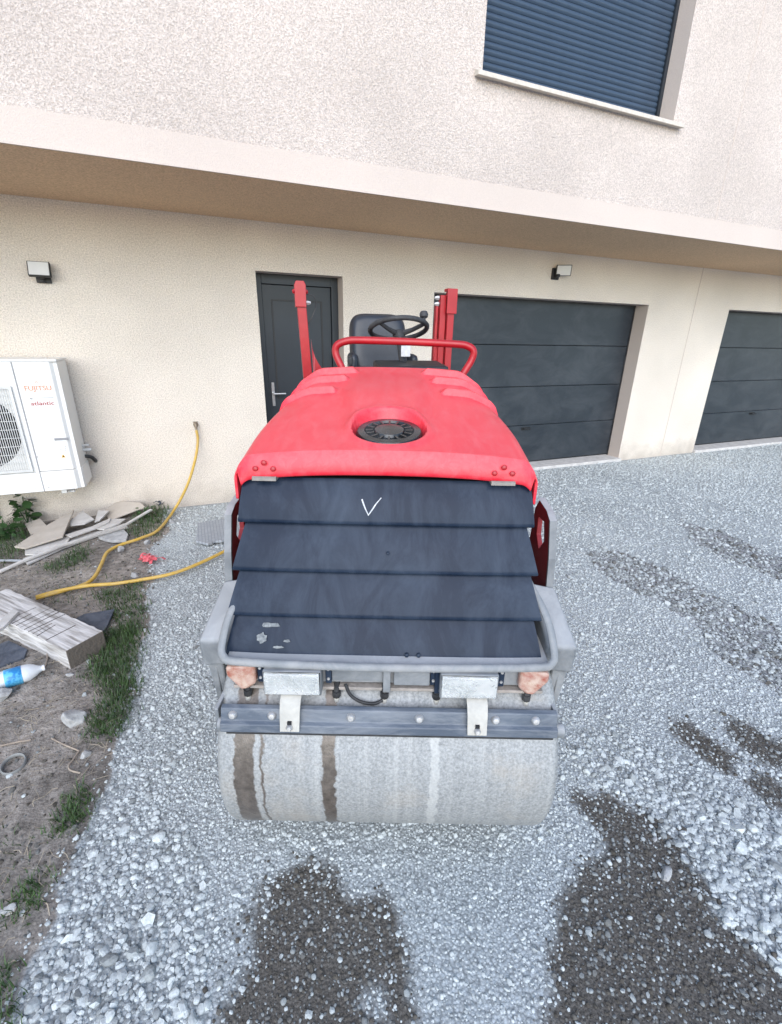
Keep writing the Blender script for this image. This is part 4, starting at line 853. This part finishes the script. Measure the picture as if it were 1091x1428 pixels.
RR(spk).build('wheel_spoke', 'rubber', sw)
RR(MB().lathe([(.03, -.02), (.036, 0), (.03, .018), (.0, .022)], swm @ Vector((0, 0, -.03)), swm.to_3x3() @ Vector((0, 0, 1)), 16)).build('wheel_hub', 'rubber', sw)
RR(MB().lathe([(.008, 0), (.008, .015), (.021, .022), (.024, .036), (.019, .050), (.0, .054)], swm @ Vector((.118, -.105, .005)), swm.to_3x3() @ Vector((0, 0, 1)), 16)).build('steering_knob', 'rubber', sw)
# seat
def cushion(w_, h_, d_, r):
    mb = MB(); nu, nv = 22, 18; vv = []
    for side in (0, 1):
        for j in range(nv + 1):
            for i in range(nu + 1):
                x = -1 + 2 * i / nu; y = -1 + 2 * j / nv
                k = 5.0; rad = (abs(x) ** k + abs(y) ** k) ** (1 / k); mxx = max(abs(x), abs(y), 1e-6); sc = mxx / max(rad, 1e-6) if rad > 0 else 1
                fx, fy = x * sc, y * sc; e = max(0, 1 - mxx ** 6) ** .5
                dep = d_ * (.22 + .78 * e) * (1 - .18 * (1 - fx * fx) * (1 - fy * fy)) if side == 0 else -d_ * .5 * (.3 + .7 * e)
                vv.append((fx * w_ / 2, -dep, fy * h_ / 2))
    mb.add(vv, []); S = (nu + 1) * (nv + 1)
    for side in (0, 1):
        for j in range(nv):
            for i in range(nu):
                a = side * S + j * (nu + 1) + i; mb.f.append((a, a + 1, a + nu + 2, a + nu + 1))
    ringi = [i for i in range(nu + 1)] + [(j) * (nu + 1) + nu for j in range(1, nv + 1)] + [nv * (nu + 1) + i for i in range(nu - 1, -1, -1)] + [j * (nu + 1) for j in range(nv - 1, 0, -1)]
    for k in range(len(ringi)):
        a, b_ = ringi[k], ringi[(k + 1) % len(ringi)]; mb.f.append((a, b_, b_ + S, a + S))
    return mb
sm1 = Matrix.Translation((.085, .83, 1.575)) @ Matrix.Rotation(R_(-12), 4, 'X')
RR(cushion(.36, .40, .075, .1).map(lambda p: sm1 @ Vector(p))).build('seat_backrest', 'seat', roller, smooth=60)
sm2 = Matrix.Translation((.085, .62, 1.385)) @ Matrix.Rotation(R_(-84), 4, 'X')
RR(cushion(.40, .42, .075, .1).map(lambda p: sm2 @ Vector(p))).build('seat_cushion', 'seat', roller, smooth=60)
for s in (-1, 1):
    sm3 = Matrix.Translation((.085 + s * .185, .72, 1.47)) @ Matrix.Rotation(R_(90), 4, 'Z')
    RR(cushion(.20, .15, .035, .1).map(lambda p: sm3 @ Vector(p))).build('seat_bolster', 'seat', roller, smooth=60)
RR(MB().box(-.08, .25, .50, .85, 1.10, 1.34)).build('seat_base', 'lampblack', roller, bevel=.02)
RR(MB().tube([(-.105, .55, 1.36), (-.135, .50, 1.46), (-.14, .49, 1.50)], .008, 8).lathe([(.012, 0), (.018, .02), (.012, .04)], (-.14, .49, 1.49), (0, -.1, 1), 12)).build('control_lever', 'rubber', roller)
# folded roll bar posts
la = -.391
lp = RR(MB().hexa([(la + .012, .695, 1.0), (la + .066, .695, 1.0), (la + .066, .75, 1.0), (la + .012, .75, 1.0)], [(la - .028, .675, 1.89), (la + .024, .675, 1.89), (la + .024, .73, 1.89), (la - .028, .73, 1.89)])).build('roll_bar_post', 'red', roller, bevel=.004)
cp = RR(MB().prism([(la - .033, .668, 1.79), (la - .034, .668, 1.905), (la - .024, .668, 1.925), (la + .020, .668, 1.925), (la + .030, .668, 1.905), (la + .029, .668, 1.79)], (0, .072, 0))).build('post_cap', 'red', lp, bevel=.003)
for s, x in ((-1, la - .034), (1, la + .030)):
    RR(MB().lathe([(.013, 0), (.013, .006), (.007, .012)], (x, .70, 1.872), (s, 0, 0), 6)).build('bolt', 'red', lp)
RR(MB().lathe([(.012, 0), (.012, .012), (.007, .026)], (la + .03, .70, 1.815), (1, 0, 0), 6)).build('bolt', 'bolt', lp)
gs = [(la + .05, .72, 1.62)]
for i in range(9):
    t = i / 8; gs.append((la + .05 + .20 * t ** 1.7, .72, 1.62 - .30 * t ** .8))
gs.append((la + .06, .72, 1.28))
RR(MB().prism(gs, (0, .012, 0))).build('gusset', 'red', lp, bevel=.002)
RR(MB().tube(smoothpath([(la + .035, .70, 1.86), (la + .075, .70, 1.85), (la + .085, .70, 1.80), (la + .06, .70, 1.74), (la + .035, .70, 1.70)], 5), .003, 6)).build('safety_cable', 'rubber', lp)
ra = .506
rp1 = RR(MB().hexa([(ra - .010, .70, 1.0), (ra + .030, .70, 1.0), (ra + .030, .755, 1.0), (ra - .010, .755, 1.0)], [(ra - .010, .70, 1.905), (ra + .034, .70, 1.905), (ra + .034, .755, 1.905), (ra - .010, .755, 1.905)])).build('roll_bar_post', 'red', roller, bevel=.004)
RR(MB().hexa([(ra - .055, .72, 1.05), (ra - .016, .72, 1.05), (ra - .016, .77, 1.05), (ra - .055, .77, 1.05)], [(ra - .052, .72, 1.885), (ra - .014, .72, 1.885), (ra - .014, .77, 1.885), (ra - .052, .77, 1.885)])).build('folded_bar', 'red', rp1, bevel=.004)
RR(MB().hexa([(ra - .085, .74, 1.05), (ra - .062, .74, 1.05), (ra - .062, .78, 1.05), (ra - .085, .78, 1.05)], [(ra - .072, .74, 1.84), (ra - .056, .74, 1.84), (ra - .056, .78, 1.84), (ra - .072, .78, 1.84)])).build('folded_bar', 'red', rp1, bevel=.004)
RR(MB().box(ra - .020, ra + .044, .688, .698, 1.78, 1.92).box(ra - .02, ra + .044, .698, .76, 1.905, 1.922)).build('post_cap', 'red', rp1, bevel=.003)
RR(MB().prism([(ra - .05, .735, 1.62), (ra - .09, .735, 1.45), (ra - .14, .735, 1.33), (ra - .05, .735, 1.30)], (0, .012, 0))).build('gusset', 'red', rp1, bevel=.002)
for z in (1.87, 1.835):
    RR(MB().lathe([(.013, 0), (.013, .012), (.007, .028)], (ra - .056, .745, z), (-1, 0, 0), 6)).build('bolt', 'bolt', rp1)

# ------------------------------------------------------------------ tap and hose
tp = thing('wall_tap', 'small brass tap on the wall that feeds the yellow hose', 'tap', (WP(273, 592, WALL_Y - .03).x, WALL_Y, .81))
MB().lathe([(.024, 0), (.024, .006), (.012, .008), (.012, .05)], (0, .003, 0), (0, -1, 0), 16).lathe([(.016, 0), (.016, .03), (.011, .034), (.011, .055)], (0, -.04, .012), (0, -.25, -1), 14).build('tap_body', 'brass', tp)
MB().box(-.022, .022, -.047, -.038, .026, .036).tube([(0, -.042, .01), (0, -.042, .03)], .006, 8).build('tap_lever', 'brass', tp, bevel=.002)
t0 = Vector((tp.location.x, WALL_Y - .055, .765))
hz = .016
hp = [t0, t0 + Vector((0.0, -.005, -.10))]
for px_, py_, z in ((272.5, 640, .44), (262, 675, .22), (245, 708, .06)):
    q = WP(px_, py_, WALL_Y - .14); hp.append(Vector((q.x, q.y, q.z)))
hp += [G(px_, py_, .025) for px_, py_ in ((222, 738), (198, 750), (168, 760), (150, 770), (142, 786), (133, 803), (120, 814), (95, 822), (70, 829), (50, 834.5))]
hose1 = tag(MB().tube(smoothpath(hp, 7), .0125, 10).build('garden_hose', 'hose'), 'yellow garden hose hanging from the wall tap and running over the dirt', 'hose', None)
hp2 = [G(px_, py_, .032) for px_, py_ in ((50, 833), (70, 827), (95, 821.5), (125, 816.5), (160, 814), (200, 808), (240, 800), (275, 787), (315, 768), (345, 752))]
q = hp2[-1]; hp2 += [q + Vector((.35, .25, 0)), q + Vector((.8, .35, 0))]
tag(MB().tube(smoothpath(hp2, 7), .0125, 10).build('garden_hose', 'hose'), 'yellow hose length lying across the gravel towards the roller', 'hose', None)

# ------------------------------------------------------------------ debris
def shard(name, label, cat, pts, zs, th, m, group=None):
    """thin broken piece: pixel outline put at the given heights"""
    if isinstance(zs, (int, float)): zs = [zs] * len(pts)
    P_ = [G(x, y, z) for (x, y), z in zip(pts, zs)]
    # flatten to the best plane
    c = sum(P_, Vector()) / len(P_); nn = Vector()
    for i in range(len(P_)): nn += (P_[i] - c).cross(P_[(i + 1) % len(P_)] - c)
    nn.normalize()
    if nn.z < 0: nn = -nn
    P_ = [p - nn * (p - c).dot(nn) for p in P_]
    mb = MB().prism(P_, -nn * th); o0 = Vector((c.x, c.y, min(v[2] for v in mb.v)))
    mb.map(lambda p: (p[0] - o0.x, p[1] - o0.y, p[2] - o0.z)); o = mb.build(name, m, None, smooth=20, bevel=min(.002, th * .2)); o.location = o0
    return tag(o, label, cat, group)
S3 = 1091 / 230.0
def z3(pts): return [(x / S3, 680 + y / S3) for x, y in pts]
GR = 'broken boards heaped by the wall'
shard('broken_board', 'long pale broken board at the bottom of the heap by the wall', 'board', z3([(150, 470), (300, 400), (600, 300), (820, 235), (850, 262), (640, 318), (420, 395), (180, 505)]), .022, .014, 'board', GR)
shard('broken_board', 'grey flat board scrap with torn edge under the big beige board', 'board', z3([(165, 400), (330, 345), (470, 320), (440, 370), (230, 440), (165, 440)]), .045, .012, 'board', GR)
shard('broken_board', 'largest beige board with pointed corner lying over the heap', 'board', z3([(92, 385), (215, 312), (330, 240), (488, 145), (455, 225), (415, 325), (165, 398)]), [.075, .08, .09, .12, .10, .08, .07], .014, 'board_beige', GR)
shard('broken_board', 'small square beige board piece tucked under the big board beside the weed', 'board', z3([(165, 238), (265, 203), (318, 260), (205, 312)]), [.07, .075, .07, .06], .013, 'board_beige', GR)
shard('broken_board', 'whitish four-sided board piece right of the big beige board', 'board', z3([(462, 222), (545, 152), (622, 205), (560, 238), (466, 248)]), [.075, .09, .08, .07, .07], .013, 'board', GR)
shard('broken_board', 'narrow triangular white board splinter pointing at the wall', 'board', z3([(625, 225), (650, 150), (722, 150), (660, 215)]), [.06, .085, .085, .06], .012, 'board', GR)
shard('broken_board', 'slim light board strip crossing the middle of the heap', 'board', z3([(430, 312), (600, 258), (735, 198), (720, 228), (620, 272), (470, 325)]), .062, .012, 'board', GR)
shard('broken_board', 'grey narrow board strip between the slim strip and the long board', 'board', z3([(640, 270), (740, 205), (832, 205), (790, 235), (690, 275)]), .05, .012, 'board', GR)
wf = [WP(x, y, WALL_Y - .02 - .0) for x, y in z3([(690, 150), (790, 85), (930, 88), (975, 130), (900, 158), (710, 205)])]
fpts = z3([(690, 160), (780, 90), (925, 92), (965, 132), (900, 160), (715, 205)])
shard('broken_board', 'wide thin board scrap leaning at the foot of the wall', 'board', fpts, [.05, .11, .12, .08, .05, .035], .012, 'board_beige', GR)
mp_ = [G(x, y, z) for (x, y), z in zip(z3([(0, 560), (150, 492), (420, 385), (640, 312), (840, 245), (1000, 150)]), (.015, .03, .045, .055, .065, .085))]
mb = MB()
for a, b_ in zip(mp_[:-1], mp_[1:]):
    d_ = (b_ - a).normalized(); sd_ = Vector((-d_.y, d_.x, 0)).normalized() * .014; up_ = Vector((0, 0, .012)); e_ = d_ * .001
    mb.hexa([a - sd_ - e_, b_ - sd_ + e_, b_ + sd_ + e_, a + sd_ - e_], [a - sd_ + up_ - e_, b_ - sd_ + up_ + e_, b_ + sd_ + up_ + e_, a + sd_ + up_ - e_])
tag(mb.build('wood_strip', 'board', None, smooth=20), 'long thin whitish strip running along the front of the board heap', 'strip')
mp_ = [G(x, y, .02) for x, y in z3([(0, 482), (75, 482), (150, 484)])]
tag(MB().tube(mp_, .009, 6).build('metal_rod', 'galv', None), 'short thin grey rod sticking out beside the board heap', 'rod')
shard('cement_slab', 'flat pale cement scrap lying under the tip of the board heap', 'slab', z3([(650, 325), (820, 278), (848, 305), (835, 345), (740, 350), (690, 340)]), .03, .022, 'rock')
# metal panel by the roller, slate scraps
shard('grid_panel', 'grey gridded panel lying on the gravel beside the roller', 'panel', [(276, 729), (318, 723), (345, 724), (345, 752), (300, 754), (290, 758), (273, 754)], .03, .02, 'galv_grid')
shard('slate_piece', 'dark blue slate piece sticking out behind the timber beam', 'slate', [(98, 868), (118, 855), (160, 849), (148, 876), (135, 888), (110, 890)], [.04, .05, .03, .02, .02, .04], .02, 'slate')
shard('slate_piece', 'dark wide slate scrap between the timber beam and the bottle', 'slate', [(-20, 905), (12, 893), (38, 905), (34, 916), (10, 925), (-20, 935)], .02, .018, 'slate')
# timber beam
th_ = None
n0 = G(93.4, 934, 0.0)
for z in np.arange(.02, .2, .002):
    q = np.array([n0.x, n0.y, z - CAMH]) @ RM
    if q[1] / q[2] * F + PH / 2 <= 908.5: th_ = float(z); break
TA, TB, TC = G(91.5, 908, th_), G(141, 878, th_), G(12, 821, th_)
ld = (TC - TB).normalized(); ln = 0.95; wd_ = TB - TA; wd_ = wd_ - ld * wd_.dot(ld)
tm = MB(); NS = 24; vv = []
for i in range(NS + 1):
    s = i / NS
    for (a, z) in ((0, 0), (1, 0), (1, 1), (0, 1)):
        p_ = TA + ld * (ln * s) + wd_ * a; jx = random.uniform(-.003, .003) if 0 < i < NS else 0
        vv.append((p_.x + jx, p_.y + jx, z * th_ * (1 + random.uniform(-.012, .012)) - .004 * (1 - z)))
fs = [(0, 1, 2, 3), tuple(NS * 4 + k for k in (3, 2, 1, 0))]
for i in range(NS):
    for k in range(4): fs.append((i * 4 + k, i * 4 + (k + 1) % 4, i * 4 + 4 + (k + 1) % 4, i * 4 + 4 + k))
wm = bpy.data.materials.new('weathered_timber'); wm.use_nodes = True
n = wm.node_tree.nodes; l = wm.node_tree.links; b = n['Principled BSDF']; b.inputs['Roughness'].default_value = .9; tc = n.new('ShaderNodeTexCoord')
mp = n.new('ShaderNodeMapping'); mp.inputs['Rotation'].default_value = (0, 0, -math.atan2(ld.y, ld.x)); l.new(tc.outputs['Object'], mp.inputs[0])
mp2 = n.new('ShaderNodeMapping'); mp2.inputs['Scale'].default_value = (2, 26, 26); l.new(mp.outputs[0], mp2.inputs[0])
t1 = n.new('ShaderNodeTexNoise'); t1.inputs['Scale'].default_value = 2.2; t1.inputs['Detail'].default_value = 8; l.new(mp2.outputs[0], t1.inputs[0])
r1 = ramp(t1.outputs['Fac'], .36, (.27, .25, .23), .60, (.60, .58, .56))
ge = n.new('ShaderNodeNewGeometry'); dt = n.new('ShaderNodeVectorMath'); dt.operation = 'DOT_PRODUCT'; l.new(ge.outputs['Normal'], dt.inputs[0]); dt.inputs[1].default_value = tuple(-ld)
mr = n.new('ShaderNodeMapRange'); mr.inputs[1].default_value = .5; mr.inputs[2].default_value = .7; l.new(dt.outputs['Value'], mr.inputs[0])
eg = n.new('ShaderNodeRGB'); eg.outputs[0].default_value = (.115, .098, .082, 1); l.new(mixc(mr.outputs[0], r1.outputs[0], eg.outputs[0]), b.inputs['Base Color'])
bp = n.new('ShaderNodeBump'); bp.inputs['Strength'].default_value = .7; bp.inputs['Distance'].default_value = .008; l.new(t1.outputs['Fac'], bp.inputs['Height']); l.new(bp.outputs[0], b.inputs['Normal'])
tm.add(vv, fs); tor = Vector((TA.x, TA.y, 0)); tm.map(lambda p: Vector(p) - tor)
timber = tm.build('timber_beam', wm, None, smooth=30, bevel=.005); timber.location = tor
tag(timber, 'weathered pale squared timber beam lying on the dirt by the grass', 'timber')
# dark saw kerfs across the top
for s in (.18, .26, .30, .34, .38, .42, .46, .50, .56):
    p0 = TA + ld * s + wd_ * .02; p1 = TA + ld * (s + random.uniform(-.004, .02)) + wd_ * random.choice((.55, .8, .98, .98)); w2 = ld * random.uniform(.0015, .003)
    k = MB().hexa([p0 - w2 - Vector((0, 0, .01)), p0 + w2 - Vector((0, 0, .01)), p1 + w2 - Vector((0, 0, .01)), p1 - w2 - Vector((0, 0, .01))], [p0 - w2 + Vector((0, 0, .0012)), p0 + w2 + Vector((0, 0, .0012)), p1 + w2 + Vector((0, 0, .0012)), p1 - w2 + Vector((0, 0, .0012))])
    k.map(lambda p: Vector(p) - tor).build('saw_cut', 'kerf', timber, smooth=0)
shard('wood_offcut', 'small pale wood offcut lying on top of the timber beam', 'offcut', [(-10, 874), (18, 849), (26, 852), (6, 873), (-10, 884)], th_ + .02, .018, 'board')
# bottle
bA, bB = G(-8, 952, .045), G(62, 931, .035); axd = (bB - bA).normalized(); L_ = (bB - bA).length
btl = thing('plastic_bottle', 'crumpled clear plastic bottle with blue label lying on the dirt', 'bottle', (bA.x, bA.y, 0))
def BT(mb): return mb.map(lambda p: (p[0] - bA.x, p[1] - bA.y, p[2]))
r0 = .044
prof = [(.03, -.06), (r0 * .93, -.05), (r0, -.03), (r0 * .97, L_ * .18), (r0, L_ * .28), (r0 * .98, L_ * .50), (r0, L_ * .58), (r0 * .96, L_ * .68), (r0 * .72, L_ * .80), (r0 * .42, L_ * .89), (.014, L_ * .94), (.013, L_ * .97)]
BT(MB().lathe(prof, bA, axd, 28)).build('bottle_body', 'pet', btl, smooth=60)
BT(MB().lathe([(r0 * .985, L_ * .20), (r0 * 1.02, L_ * .21), (r0 * 1.02, L_ * .54), (r0 * .985, L_ * .55)], bA, axd, 28)).build('bottle_label', 'label_blue', btl, smooth=60)
BT(MB().lathe([(.0155, L_ * .955), (.0155, L_ * 1.0), (.013, L_ * 1.01)], bA, axd, 16)).build('bottle_cap', 'white_plastic', btl)
# ring
rc = GG(20, 1068); rg = [(rc.x + .040 * math.cos(a), rc.y + .040 * math.sin(a), rc.z + .010 + .008 * math.sin(a)) for a in np.linspace(0, 2 * math.pi, 37)[:-1]]
tag(MB().tube(rg, .007, 8, closed=True, flat=(1.5, .7)).build('plastic_ring', 'ring', None), 'small dusty grey plastic ring lying on the bare dirt', 'ring')
# rocks
def rock(label, px, py, w_, d_, h_, rz, seed):
    bm = bmesh.new(); bmesh.ops.create_icosphere(bm, subdivisions=3, radius=1); rs = np.random.default_rng(seed); pl = rs.normal(0, 1, (22, 3)); pl /= np.linalg.norm(pl, axis=1)[:, None]; of = rs.uniform(.52, .82, 22)
    for v in bm.verts:
        p_ = np.array(v.co)
        for a, o in zip(pl, of):
            e = p_ @ a - o
            if e > 0: p_ = p_ - a * e
        p_ = p_ + rs.normal(0, .012, 3); v.co = Vector(p_)
    for v in bm.verts: v.co = Vector((v.co.x * w_ / 2, v.co.y * d_ / 2, (v.co.z + .62) * h_ / 1.4))
    me = bpy.data.meshes.new('rock'); bm.to_mesh(me); bm.free(); me.materials.append(M['rock']); me.polygons.foreach_set('use_smooth', [True] * len(me.polygons)); me.set_sharp_from_angle(angle=R_(24))
    o = bpy.data.objects.new('rock', me); C.objects.link(o); q = GG(px, py); o.location = (q.x, q.y, q.z - .006); o.rotation_euler = (0, 0, rz); tag(o, label, 'rock', 'loose rocks in the yard')
rock('large pale flat-topped rock at the edge of the grass strip', 104, 1008, .125, .10, .075, .2, 1)
rock('whitish rounded rock half out of frame below the plastic bottle', 2, 975, .10, .11, .07, 1.0, 2)
rock('flat pale stone at the gravel edge below the yellow hose', 207, 840, .085, .075, .035, .4, 3)
rock('small white rock under the bend of the hose by the grass', 206, 758, .075, .055, .05, .8, 4)
rock('grey rock inside the bend of the yellow hose', 168, 768, .08, .06, .045, 1.3, 5)
rock('small grey stone between the two hose lengths', 188, 803, .07, .055, .04, .1, 6)
rock('pale stone lying on the wet dark ground patch', 930, 1218, .07, .045, .022, .3, 7)
rock('pale angular stone next to the hooked twig', 120, 1055, .05, .045, .035, .9, 8)
rock('pale stone on bare dirt beside the lowest grass tuft', 12, 1270, .05, .035, .022, .2, 9)
rock('small reddish-edged stone at the border of the wet patch', 915, 1167, .028, .02, .014, .7, 10)
rock('grey stone resting against the wall near the hose', 240, 728, .08, .06, .05, .6, 11)
rock('whitish stone just below the timber beam end', 98, 942, .055, .03, .02, .2, 12)
# pink net scrap
mb = MB()
for i in range(44):
    c = G(random.gauss(207, 6), random.gauss(779, 2.6), .012 + random.uniform(0, .03)); a = random.uniform(0, 6.28); l1 = random.uniform(.01, .028); up_ = Vector((math.cos(a), math.sin(a), random.uniform(-.2, .3))) * l1; sd_ = Vector((-math.sin(a), math.cos(a), random.uniform(-.5, .5))) * random.uniform(.006, .014)
    mid = c + Vector((0, 0, .012)); vv = [c - up_ - sd_, mid - sd_, c + up_ - sd_, c + up_ + sd_, mid + sd_, c - up_ + sd_]; mb.add(vv, [(0, 1, 4, 5), (1, 2, 3, 4)])
o = mb.build('net_scrap', 'pink', None, smooth=0); tag(o, 'crumpled pinkish red plastic scrap on the gravel edge', 'scrap')
sm_ = o.modifiers.new('thick', 'SOLIDIFY'); sm_.thickness = .002
mb = MB(); q = G(222, 706, .02)
for i in range(8):
    a = i * .8; c = q + Vector((random.uniform(-.03, .03), random.uniform(-.02, .02), random.uniform(0, .05))); mb.add([c, c + Vector((.04 * math.cos(a), .03 * math.sin(a), .02)), c + Vector((.03 * math.cos(a + 1.2), .03 * math.sin(a + 1.2), .04))], [(0, 1, 2)])
o = mb.build('plastic_scrap', 'slate', None, smooth=0); tag(o, 'small crumpled blue plastic scrap at the foot of the wall', 'scrap')
sm_ = o.modifiers.new('thick', 'SOLIDIFY'); sm_.thickness = .002
# twigs
for lab, pts in (('straight pale twig lying below the large rock', [(73, 1032), (90, 1040), (111, 1049)]), ('hooked reddish twig on the dirt below the rock', [(111, 1049), (103, 1061), (97, 1070), (99, 1077), (113, 1081)]), ('thin bleached stalk lying across the dirt near the ring', [(0, 1042), (22, 1037), (44, 1034)]), ('pale straw stem beside the bottle cap', [(67, 905), (67, 920), (64, 934)])):
    P_ = [GG(*p) + Vector((0, 0, .008 + (.05 if 'bottle' in lab and i == 0 else 0))) for i, p in enumerate(pts)]
    tag(MB().tube(smoothpath(P_, 4), .0032, 6).build('twig', 'twig', None), lab, 'twig', 'twigs on the dirt')

# ------------------------------------------------------------------ plants
def sample(poly, nmax):
    P_ = np.array(gp(poly)); lo, hi = P_.min(0), P_.max(0); q = rng.uniform(lo, hi, (nmax * 3, 2)); q = q[inpoly(q, [tuple(x) for x in P_])]; return q[:nmax]
vv, fs = [], []
def blade(x, y, z, hgt, wdt, lean, ang):
    o = len(vv); dx, dy = math.cos(ang), math.sin(ang); sx, sy = -dy * wdt, dx * wdt
    for k in range(4):
        t = k / 3; w_ = (1 - t ** 1.5); off = lean * t * t
        for s in (-1, 1):
            if k == 3 and s == 1: continue
            vv.append((x + dx * off + s * sx * w_, y + dy * off + s * sy * w_, z + hgt * (t - .25 * t * t * min(1.5, lean / max(hgt, .01)))))
    fs.extend([(o, o + 1, o + 3, o + 2), (o + 2, o + 3, o + 5, o + 4), (o + 4, o + 5, o + 6)])
patches = [([(138, 828), (196, 813), (204, 850), (188, 900), (178, 900), (150, 860)], 1100, .040), ([(150, 880), (195, 870), (192, 930), (182, 990), (160, 1030), (120, 1030), (128, 1005), (150, 960), (115, 945), (130, 925)], 2500, .046),
           ([(72, 1165), (96, 1115), (124, 1108), (120, 1140), (100, 1162)], 330, .036), ([(18, 1278), (40, 1230), (60, 1226), (56, 1255), (30, 1282)], 200, .032), ([(-30, 1370), (14, 1350), (16, 1428), (-30, 1440)], 190, .036),
           ([(-40, 735), (36, 722), (40, 765), (20, 785), (-40, 800)], 800, .10), ([(172, 745), (205, 702), (236, 700), (236, 722), (200, 752)], 800, .07), ([(58, 795), (112, 762), (126, 772), (90, 798)], 450, .05),
           ([(100, 770), (130, 755), (125, 790), (100, 800)], 120, .04), ([(215, 735), (228, 730), (220, 752), (210, 752)], 90, .04), ([(0, 1150), (60, 1160), (40, 1230), (0, 1260)], 40, .03), ([(60, 800), (180, 800), (150, 840), (60, 850)], 130, .04)]
for poly, N, hh in patches:
    q = sample(poly, N); z = height(q) if len(q) else []
    cl = rng.normal(0, 1, (len(q), 2))
    for (x, y), zz in zip(q, z):
        x += random.gauss(0, .022); y += random.gauss(0, .022)
        blade(x, y, zz - .004, hh * random.uniform(.5, 1.5), random.uniform(.0010, .0031), hh * random.uniform(.2, 1.1), random.uniform(0, 6.28))
me = bpy.data.meshes.new('grass'); me.from_pydata(vv, [], fs); me.update(); me.materials.append(M['grassm']); go_ = bpy.data.objects.new('grass', me); C.objects.link(go_); go_['kind'] = 'stuff'; go_['label'] = 'green grass and weeds growing on the dirt strip'; go_['category'] = 'grass'
vv, fs = [], []
q = sample([(0, 760), (110, 790), (190, 790), (190, 840), (150, 870), (175, 930), (150, 1040), (110, 1140), (60, 1260), (0, 1390), (-120, 1390), (-120, 760)], 1500); z = height(q)
for (x, y), zz in zip(q, z):
    o = len(vv); a = random.uniform(0, 6.28); L1 = random.uniform(.02, .075); w_ = random.uniform(.0006, .0014); d_ = Vector((math.cos(a), math.sin(a), random.uniform(-.05, .12))) * L1; s_ = Vector((-math.sin(a), math.cos(a), .3)) * w_; p_ = Vector((x, y, zz + random.uniform(.001, .008)))
    bend = Vector((-math.sin(a), math.cos(a), .2)) * random.uniform(-.012, .012)
    vv += [p_ - s_, p_ + s_, p_ + d_ * .5 + bend + s_, p_ + d_ * .5 + bend - s_, p_ + d_ + s_, p_ + d_ - s_]; fs += [(o, o + 1, o + 2, o + 3), (o + 3, o + 2, o + 4, o + 5)]
me = bpy.data.meshes.new('straw_litter'); me.from_pydata(vv, [], fs); me.update(); me.materials.append(M['straw']); so2 = bpy.data.objects.new('straw_litter', me); C.objects.link(so2); so2['kind'] = 'stuff'; so2['label'] = 'dry straw and root bits strewn over the dirt'; so2['category'] = 'straw'
# leafy weeds
lv = MB(); L_v = []
for k in range(6):
    t = k / 5; w_ = .42 * math.sin(math.pi * (t * .92 + .04)) ** .8; L_v += [(-w_, t, -.10 * t * t + .06 * w_), (0, t, -.10 * t * t), (w_, t, -.10 * t * t + .06 * w_)]
lv.add(L_v, [(3 * k + j, 3 * k + j + 1, 3 * k + 4 + j, 3 * k + 3 + j) for k in range(5) for j in range(2)])
leaf0 = None
def weed(label, px, py, hgt, nl, lsz, spread):
    global leaf0
    q = GG(px, py); q.y = min(q.y, WALL_Y - spread * .45); t = thing('weed_plant', label, 'weed', (q.x, q.y, q.z), 0, 'leafy weeds by the wall')
    st = MB()
    for k in range(5):
        a = k * 1.26 + .3; st.tube(smoothpath([(0, 0, 0), (spread * .3 * math.cos(a), spread * .2 * math.sin(a), hgt * .5), (spread * .6 * math.cos(a), spread * .35 * math.sin(a), hgt * (.75 + .2 * (k % 2)))], 3), .0035, 5)
    st.build('stem', 'leaf', t)
    for i in range(nl):
        if leaf0 is None: leaf0 = lv.build('leaf', 'leaf', t, smooth=60); o = leaf0
        else: o = leaf0.copy(); C.objects.link(o); o.parent = t
        a = random.uniform(0, 6.28); rr_ = spread * random.uniform(.1, .8); zz = hgt * random.uniform(.12, 1.0)
        o.location = (rr_ * math.cos(a) * (1.1 - .35 * zz / hgt), rr_ * math.sin(a) * .55, zz); s = lsz * random.uniform(.6, 1.2); o.scale = (s, s, s); o.rotation_euler = (random.uniform(-.7, .5), random.uniform(-.4, .4), a - 1.57 + random.uniform(-.6, .6))
weed('broad-leaved dark green weed under the air conditioning unit', 45, 724, .26, 46, .075, .13)
weed('low dark green weed clump left of the board heap', 6, 752, .16, 60, .06, .20)
weed('small leafy weed at the wall beside the hose', 203, 722, .10, 34, .04, .12)
